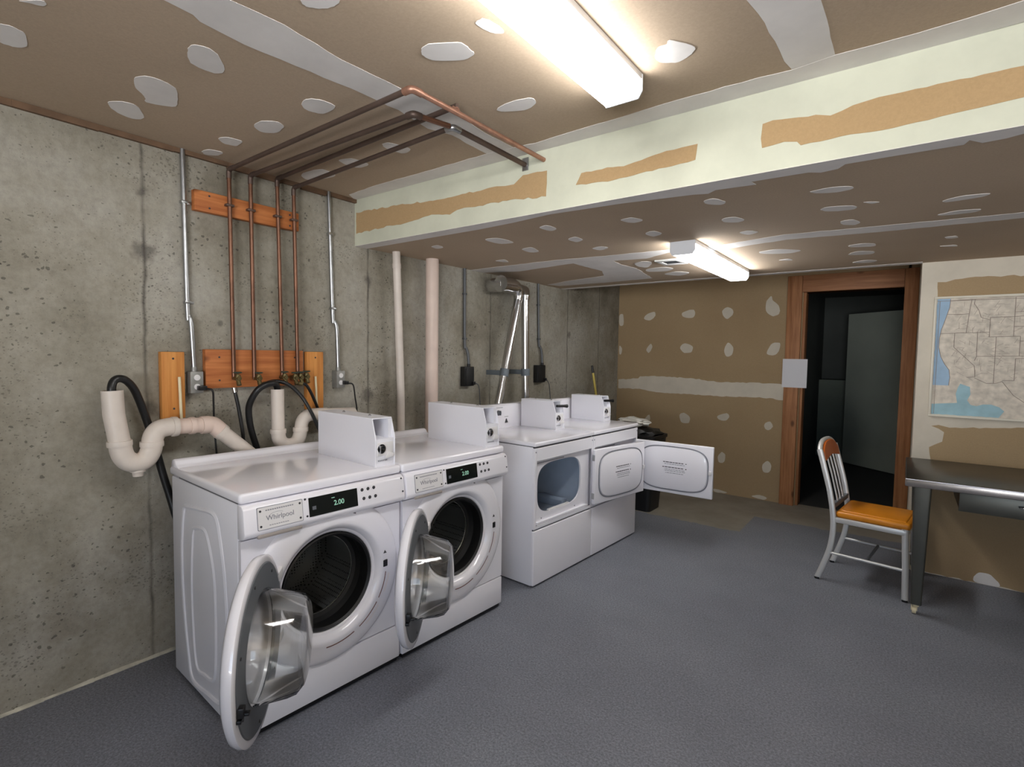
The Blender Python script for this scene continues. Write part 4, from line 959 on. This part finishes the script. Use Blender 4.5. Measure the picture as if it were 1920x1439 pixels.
mb = MB(); mb.box(-.085, .085, -.10, -.06, -.012, -.0005, .003); mb.box(-.085, .085, .06, .10, -.012, -.0005, .003); mb.box(-.085, -.05, -.06, .06, -.012, -.0005, .003); mb.box(.05, .085, -.06, .06, -.012, -.0005, .003); mb.done('frame', 'register', r)
mb = MB(); mb.box(-.05, .05, -.06, .06, -.004, -.0005); mb.done('slot', 'black', r)
each('louvre', 'dark_conduit', r, [lambda q, k=k: q.box(-.05, .05, -.05+k*.03, -.046+k*.03, -.010, -.004) for k in range(4)])

# ------------------------------------------------------------------ map on the wall
def wall_map():
    x0, z0, z1 = 2.962, 1.10, 1.915; x1 = 4.05
    r = thing('wall_map', 'wall map of the western states with blue ocean in a thin cream frame', 'map', (x0, YM-.003, z0))
    W, Hh = x1-x0, z1-z0
    mb = MB()
    for a in ((0, W, 0, .014), (0, W, Hh-.014, Hh), (0, .014, .014, Hh-.014), (W-.014, W, .014, Hh-.014)): mb.box(a[0], a[1], -.016, -.001, a[2], a[3], .003)
    mb.done('frame', 'map_frame', r)
    P = lambda h: (lambda x, z: (x, -.0049-h, z))
    def poly(mb, pts, h, mat=0): mb.prism(pts, P(0), P(h), mat=mat)
    mb = MB(); mb.box(.012, W-.012, -.005, -.0012, .012, Hh-.012); sh = mb.done('map_sheet', 'land', r)
    # photo-fitted outline of the Pacific coast: longitude and latitude placed on the sheet
    def ll(lon, lat): return (.072+(lon+124.5)*.0163-.045*sin(PI*max(0, min(1, (lat-32)/17)))*max(0, 1-(lon+124.5)/14), .785-(49-lat)*.0315+.012*sin(PI*(lon+125)/58))
    c = [(.085, .795), (.082, .74), (.070, .69), (.058, .64), (.045, .59), (.037, .53), (.037, .47), (.050, .41), (.072, .36), (.098, .32), (.104, .27), (.10, .215)]
    mb = MB(); poly(mb, ragged([(.016, Hh-.016), (.085, Hh-.016)]+c+[(.016, .215)], .002, .02), .0008); mb.done('ocean', 'ocean', sh)
    mb = MB()
    poly(mb, ragged([(.016, .016), (.36, .016), (.385, .06), (.36, .085), (.32, .10), (.28, .098), (.25, .085), (.22, .09), (.20, .12), (.215, .16), (.21, .21), (.16, .23), (.15, .205), (.14, .16), (.15, .10), (.016, .085)], .002, .02), .0012)
    mb.done('lower_sea', 'sea', sh)
    mb = MB(); poly(mb, ragged([(.02, .20), (.13, .205), (.138, .17), (.135, .12), (.10, .10), (.07, .115), (.05, .09), (.02, .095)], .003, .02), .0012); mb.done('inset_land', 'land', sh)
    B = [[(-123.2, 46.1), (-119, 45.95), (-116.95, 46.0)], [(-124, 42), (-120, 42), (-114.05, 42), (-111.05, 42)], [(-120, 42), (-120, 39), (-114.65, 35.0), (-114.6, 32.7), (-117.1, 32.6)], [(-117.05, 49), (-117, 46.4), (-116.9, 44.3), (-117.03, 42)],
         [(-114.05, 42), (-114.05, 37), (-114.65, 36.1)], [(-114.05, 37), (-109.05, 37), (-103, 37), (-94.6, 37)], [(-111.05, 45), (-111.05, 41), (-109.05, 41), (-109.05, 31.4)], [(-111.05, 45), (-104.05, 45), (-96.5, 45.3)], [(-104.05, 49), (-104.05, 41), (-102.05, 41), (-102.05, 37)],
         [(-116.05, 49), (-116, 48), (-114.4, 46.6), (-113.5, 45.1), (-111.1, 44.5)], [(-114.8, 32.5), (-111.1, 31.35), (-108.2, 31.4), (-106.5, 31.8), (-103, 29), (-99.5, 27.5), (-97.2, 26)], [(-106.5, 32), (-103.05, 32), (-103.05, 36.5), (-100, 36.5), (-100, 34.5), (-94.5, 33.6)],
         [(-109.05, 41), (-102.05, 41)], [(-104.05, 43), (-98.5, 43), (-96.4, 42.5)], [(-102.05, 40), (-95.3, 40)], [(-104.05, 45.95), (-96.5, 45.95)], [(-123.2, 49), (-110, 49), (-95.2, 49), (-90, 48.1), (-88, 48.2)], [(-97.2, 49), (-96.5, 45.5), (-96.5, 43), (-95.3, 40), (-94.6, 37), (-94.5, 33.6), (-94, 29.8)],
         [(-91.2, 43.5), (-91, 40.5), (-89.1, 37), (-90, 35), (-91.1, 33), (-91.5, 31), (-89.8, 30)], [(-96.5, 43.5), (-91.2, 43.5)], [(-89.1, 37), (-84.8, 39.1), (-82.6, 38.4), (-80.5, 40.6)], [(-84.8, 41.7), (-84.8, 39.1)], [(-88, 39), (-87.5, 41.7)], [(-85.6, 35), (-85.2, 32), (-85, 30)], [(-88.1, 35), (-88.4, 30.3)], [(-90, 35), (-81.7, 36.6), (-75.9, 36.5)], [(-83.1, 35), (-81, 32.1)]]
    mb = MB()
    for line in B:
        q = [ll(*p) for p in line]
        for (xa, za), (xb, zb) in zip(q, q[1:]):
            mb.tube([(xa, -.0062, za), (xb, -.0062, zb)], .0013, 6)
    mb.tube([(.016, -.0055, Hh-.03), (W-.02, -.0055, Hh-.03)], .0016, 6); mb.tube([(.030, -.0055, .02), (.030, -.0055, Hh-.03)], .0014, 6)
    for (xa, za), (xb, zb) in zip(c, c[1:]): mb.tube([(xa, -.006, za), (xb, -.006, zb)], .0014, 6)
    mb.done('state_borders', 'map_line', sh)
    mb = MB(); g = random.Random(4)
    for k in range(420):
        x, z = g.uniform(.10, W-.06), g.uniform(.27, Hh-.06); a = g.choice((0, 0, PI/2, .5, -.6, 1.1)); L = g.uniform(.008, .05)
        mb.tube([(x, -.0056, z), (min(x+L*cos(a), W-.03), -.0056, max(.2, min(z+L*sin(a), Hh-.04)))], .0008, 5)
    mb.done('roads', 'map_grey', sh)
wall_map()
mb = MB(); mb.box(1.826, 2.046, YD-.0385, YD-.0352, 1.193, 1.478); o = mb.done('paper_sheet', 'sheet'); o.rotation_euler = (0, 0, 0)
tag(o, 'white paper sheet pinned on the left door post', 'paper')

# ------------------------------------------------------------------ chair
def chair():
    r = thing('dining_chair', 'aluminium chair with orange seat standing in front of the table', 'chair', (2.465, 4.235, .0006), -rad(7))
    Xo, w0, w1 = -2.45, -.20, .20                       # near side at y=-.2 (toward the camera)
    def flat_tube(mb, pts, a, b, n=12):                 # oval bar: a across y, b in the x-z plane
        P = [Vector(p) for p in pts]; t = bmesh.new(); rings = []
        for i, p in enumerate(P):
            d = (P[min(i+1, len(P)-1)]-P[max(i-1, 0)]).normalized(); w = Vector((0, 1, 0)); u = d.cross(w).normalized()
            rings.append([t.verts.new(p+w*a*cos(2*PI*k/n)+u*b*sin(2*PI*k/n)) for k in range(n)])
        for A, B in zip(rings, rings[1:]):
            for k in range(n): t.faces.new((A[k], A[(k+1) % n], B[(k+1) % n], B[k]))
        t.faces.new(list(reversed(rings[0]))); t.faces.new(rings[-1]); bmesh.ops.recalc_face_normals(t, faces=t.faces); mb._add(t, 0)
    back = [(2.418+Xo, .006), (2.45+Xo, .10), (2.484+Xo, .22), (2.498+Xo, .34), (2.494+Xo, .45), (2.470+Xo, .60), (2.432+Xo, .75), (2.398+Xo, .875)]
    for s in (w0, w1):
        mb = MB(); flat_tube(mb, spline([(x, s*(1 if z < .5 else 1-.06*(z-.5)), z) for x, z in back], 5), .012, .018); mb.done('rear_leg', 'aluminium', r)
        mb = MB(); flat_tube(mb, [(2.880+Xo, s*.97, .445), (2.892+Xo, s*.98, .2), (2.898+Xo, s, .006)], .014, .018); lg = mb.done('front_leg', 'aluminium', r)
        mb = MB(); mb.tube([(2.49+Xo, s, .195), (2.885+Xo, s*.98, .19)], .0095, 12); mb.done('stretcher', 'aluminium', r)
    for x, z, s in ((2.418, 0, w0), (2.418, 0, w1), (2.898, 0, w0), (2.898, 0, w1)): pass
    mb = MB(); mb.tube([(2.69+Xo, w0*.985, .192), (2.69+Xo, w1*.985, .192)], .009, 12); mb.done('cross_stretcher', 'grey_plastic', r)
    mb = MB()
    mb.box(2.490+Xo, 2.892+Xo, w0-.008, w0+.014, .405, .440, .006); mb.box(2.490+Xo, 2.892+Xo, w1-.014, w1+.008, .405, .440, .006)
    mb.box(2.490+Xo, 2.512+Xo, w0, w1, .405, .440, .005); mb.box(2.876+Xo, 2.897+Xo, w0, w1, .405, .440, .005); mb.box(2.50+Xo, 2.88+Xo, w0+.01, w1-.01, .425, .440)
    mb.done('seat_frame', 'aluminium', r)
    mb = MB()
    t = bmesh.new(); bmesh.ops.create_cube(t, size=1)
    for v in t.verts: v.co = Vector((2.508+Xo+(v.co.x+.5)*.40, v.co.y*.405, .438+(v.co.z+.5)*.044))
    bmesh.ops.bevel(t, geom=list(t.edges), offset=.018, segments=4, profile=.5, affect='EDGES'); mb._add(t, 0)
    mb.box(2.53+Xo, 2.885+Xo, -.175, .175, .47, .488, .009, 3); mb.done('seat_pad', 'vinyl', r)
    # top of the back: curved aluminium head with an orange pad in front
    yy = [-.195+.39*k/16 for k in range(17)]
    prof = [(y, .93-.06*abs(y/.195)**3.0) for y in yy]
    xb = lambda z: 2.445+Xo-.25*(z-.70)
    mb = MB(); mb.tube([(xb(z)-.004, y, z-.006) for y, z in prof], .015, 12); mb.done('head_rail', 'aluminium', r)
    P = [(y*.93, z-.008) for y, z in prof]+[(y*.93, .812+.012*cos(y*14)) for y in reversed(yy)]
    mb = MB(); mb.prism(P, lambda y, z: (xb(z)-.012, y, z), lambda y, z: (xb(z)+.020, y, z), bev=.006, seg=3); mb.done('back_pad', 'vinyl_back', r)
    for k in range(3):
        y = -.075+.075*k
        mb = MB(); flat_tube(mb, [(xb(.82)-.002, y, .825), (xb(.7)+.004, y, .70), (2.484+Xo, y, .555), (2.494+Xo, y, .50)], .010, .006); mb.done('back_slat', 'aluminium', r)
    mb = MB(); mb.box(2.476+Xo, 2.500+Xo, w0, w1, .490, .525, .005); mb.done('lower_back_rail', 'grey_plastic', r)
    each('foot_glide', 'black', r, [lambda q, x=x, s=s: q.lathe([(0, 0), (.017, 0), (.017, .012), (0, .012)], Matrix.Translation((x+Xo, s, 0)), 14) for s in (w0, w1) for x in (2.418, 2.898)])
chair()

# ------------------------------------------------------------------ steel table
def table():
    x0, x1, y0, y1, zt = 2.858, 4.50, 3.785, 4.622, .800
    r = thing('steel_table', 'dark stainless steel table against the wall below the map', 'table', ((x0+x1)/2, (y0+y1)/2, 0))
    cx, cy = (x0+x1)/2, (y0+y1)/2; w, d = (x1-x0)/2, (y1-y0)/2
    mb = MB(); mb.box(-w, w, -d, d, zt-.012, zt, .003); tp = mb.done('table_top', 'stainless', r)
    mb = MB(); mb.box(-w, w, -d-.004, -d+.004, zt-.046, zt-.002, .004, 3); mb.box(-w-.004, -w+.004, -d, d, zt-.046, zt-.002, .004, 3); mb.box(w-.004, w+.004, -d, d, zt-.046, zt-.002, .004, 3)
    mb.tube([(-w, -d-.002, zt-.003), (w, -d-.002, zt-.003)], .004, 10); mb.done('top_edge', 'steel_edge', tp)
    for sx in (-1, 1):
        for sy in (-1, 1):
            X_, Y_ = sx*(w-.078), sy*(d-.052)
            mb = MB(); n = 20; t = bmesh.new(); rings = []
            for z, q in ((.06, .026), (zt-.012, .043)):
                pts = []
                for cxx, cyy, a in ((q-.01, q-.01, 0), (-q+.01, q-.01, 90), (-q+.01, -q+.01, 180), (q-.01, -q+.01, 270)):
                    pts += [(X_+cxx+.01*cos(rad(a+30*k)), Y_+cyy+.01*sin(rad(a+30*k))) for k in range(4)]
                rings.append([t.verts.new((px, py, z)) for px, py in pts])
            L = len(rings[0])
            for k in range(L): t.faces.new((rings[0][k], rings[0][(k+1) % L], rings[1][(k+1) % L], rings[1][k]))
            t.faces.new(rings[0]); bmesh.ops.recalc_face_normals(t, faces=t.faces); mb._add(t, 0)
            lg = mb.done('leg', 'stainless_leg', r)
            mb = MB(); mb.tube([(X_, Y_, .062), (X_, Y_, .045)], .016, 14); mb.box(X_-.022, X_-.018, Y_-.014, Y_+.014, .02, .048, .001); mb.box(X_+.004, X_+.008, Y_-.014, Y_+.014, .02, .048, .001)
            mb.tube([(X_-.017, Y_, .021), (X_+.003, Y_, .021)], .021, 20); mb.done('caster', 'cream', lg)
    # drawer hung below the top
    dx0, dx1 = 3.106-cx, 3.70-cx; dy = 3.90-cy
    mb = MB(); mb.box(dx0, dx1, dy, dy+.45, .634, zt-.014, .003); dw = mb.done('drawer', 'stainless_leg', r)
    mb = MB(); mb.box(dx0-.003, dx1+.003, dy-.012, dy, .630, zt-.060, .003); mb.done('drawer_front', 'stainless_leg', dw)
    mb = MB(); mb.tube(fillet([((dx0+dx1)/2-.05, dy-.012, .70), ((dx0+dx1)/2-.05, dy-.04, .70), ((dx0+dx1)/2+.05, dy-.04, .70), ((dx0+dx1)/2+.05, dy-.012, .70)], .012), .005, 10); mb.done('drawer_handle', 'chrome', dw)
table()

# ------------------------------------------------------------------ corner beyond the dryers
mb = MB(); mb.tube([(.30, 5.16, .03), (.105, 5.098, 1.30)], .0125, 14); o = mb.done('leaning_pole', 'yellow'); tag(o, 'yellow pole with black tip leaning on the concrete behind the far dryer', 'pole')
mb = MB(); mb.tube([(.106, 5.0983, 1.295), (.094, 5.094, 1.375)], [.0145, .011], 14); mb.done('tip', 'black', o)
mb = MB(); mb.box(.20, .42, 5.10, 5.24, 0.001, .05, .01); mb.done('foot', 'black', o)
def bin_():
    r = thing('trash_bin', 'black bin in the corner beyond the far dryer', 'bin', (.80, 4.86, 0))
    mb = MB(); q = []
    t = bmesh.new(); rings = []
    for z, a in ((.002, .135), (.70, .175), (.70, .185), (.73, .185), (.73, .165), (.66, .163), (.03, .125)):
        pts = []
        for sx, sy, an in ((1, 1, 0), (-1, 1, 90), (-1, -1, 180), (1, -1, 270)):
            pts += [(sx*(a-.04)+.04*cos(rad(an+22.5*k)), sy*(a-.04)+.04*sin(rad(an+22.5*k)), z) for k in range(5)]
        rings.append([t.verts.new(p) for p in pts])
    for A, B in zip(rings, rings[1:]):
        for k in range(len(A)): t.faces.new((A[k], A[(k+1) % len(A)], B[(k+1) % len(A)], B[k]))
    t.faces.new(rings[0]); t.faces.new(rings[-1]); bmesh.ops.recalc_face_normals(t, faces=t.faces); mb._add(t, 0)
    mb.done('bin_body', 'bin', r)
    # dark liner bunched over the rim
    mb = MB(); g = random.Random(9); t = bmesh.new(); bmesh.ops.create_icosphere(t, subdivisions=3, radius=1)
    for v in t.verts:
        k = 1+.16*sin(v.co.x*7+1)*sin(v.co.y*6)+.1*sin(v.co.z*11+v.co.x*5)
        v.co = Vector((v.co.x*.17*k, v.co.y*.17*k, .72+v.co.z*.085*k))
    mb._add(t, 0); mb.done('liner', 'rubber', r)
bin_()
mb = MB(); t = bmesh.new(); bmesh.ops.create_icosphere(t, subdivisions=3, radius=1)
for v in t.verts:
    k = 1+.2*sin(v.co.x*6+2)*sin(v.co.y*5+1)+.12*sin(v.co.z*9+v.co.y*7)
    v.co = Vector((v.co.x*.15*k, v.co.y*.10*k, v.co.z*.045*k))
mb._add(t, 0); o = mb.done('crumpled_bag', 'bag', loc=(.72, 4.80, .845)); tag(o, 'white crumpled bag lying on the black bin', 'bag')

# ------------------------------------------------------------------ camera and light
cam = bpy.data.cameras.new('camera'); co = bpy.data.objects.new('camera', cam); C.objects.link(co)
cam.sensor_width = 36; cam.lens = 987.016/1920*36; cam.clip_start = .02
yaw, pitch, roll = .64476819, .05466481, .01462486
f = Vector((-sin(yaw)*cos(pitch), cos(yaw)*cos(pitch), -sin(pitch))); r0 = Vector((cos(yaw), sin(yaw), 0)); u0 = r0.cross(f)
rt = r0*cos(roll)+u0*sin(roll); up = u0*cos(roll)-r0*sin(roll)
co.matrix_world = Matrix(((rt.x, up.x, -f.x, 2.8400), (rt.y, up.y, -f.y, 0.), (rt.z, up.z, -f.z, 1.48), (0, 0, 0, 1)))
sc = bpy.context.scene; sc.camera = co

w = bpy.data.worlds.new('daylight'); sc.world = w; w.use_nodes = True
# outdoors through the added unseen window: pale sky, ground brightened to lift the ceiling
k = NB(w.node_tree); bg = w.node_tree.nodes['Background']
sp = k.n('ShaderNodeSeparateXYZ'); k.l(k.n('ShaderNodeTexCoord').outputs['Generated'], sp.inputs[0])
k.l(k.ramp(sp.outputs['Z'], [(.0, (7.6, 7.7, 7.9, 1)), (.03, (1.1, 1.4, 1.8, 1)), (1., (.9, 1.25, 1.8, 1))]), bg.inputs[0]); bg.inputs[1].default_value = 1.0
pl = bpy.data.lights.new('added_window_portal', 'AREA'); pl.shape = 'RECTANGLE'; pl.size = WX1-WX0-.1; pl.size_y = WZ1-WZ0-.1; pl.cycles.is_portal = True
po = bpy.data.objects.new('added_window_portal', pl); C.objects.link(po); po.location = ((WX0+WX1)/2, YF-.13, (WZ0+WZ1)/2); po.rotation_euler = (PI/2, 0, 0)

sc.view_settings.view_transform = 'Standard'; sc.view_settings.look = 'None'; sc.view_settings.gamma = 1; sc.view_settings.use_curve_mapping = False
sc.view_settings.exposure = 1.5
cy = sc.cycles
cy.use_denoising = True; cy.max_bounces = 10; cy.diffuse_bounces = 6; cy.glossy_bounces = 5; cy.transmission_bounces = 8; cy.sample_clamp_indirect = 6; cy.caustics_reflective = False; cy.caustics_refractive = False
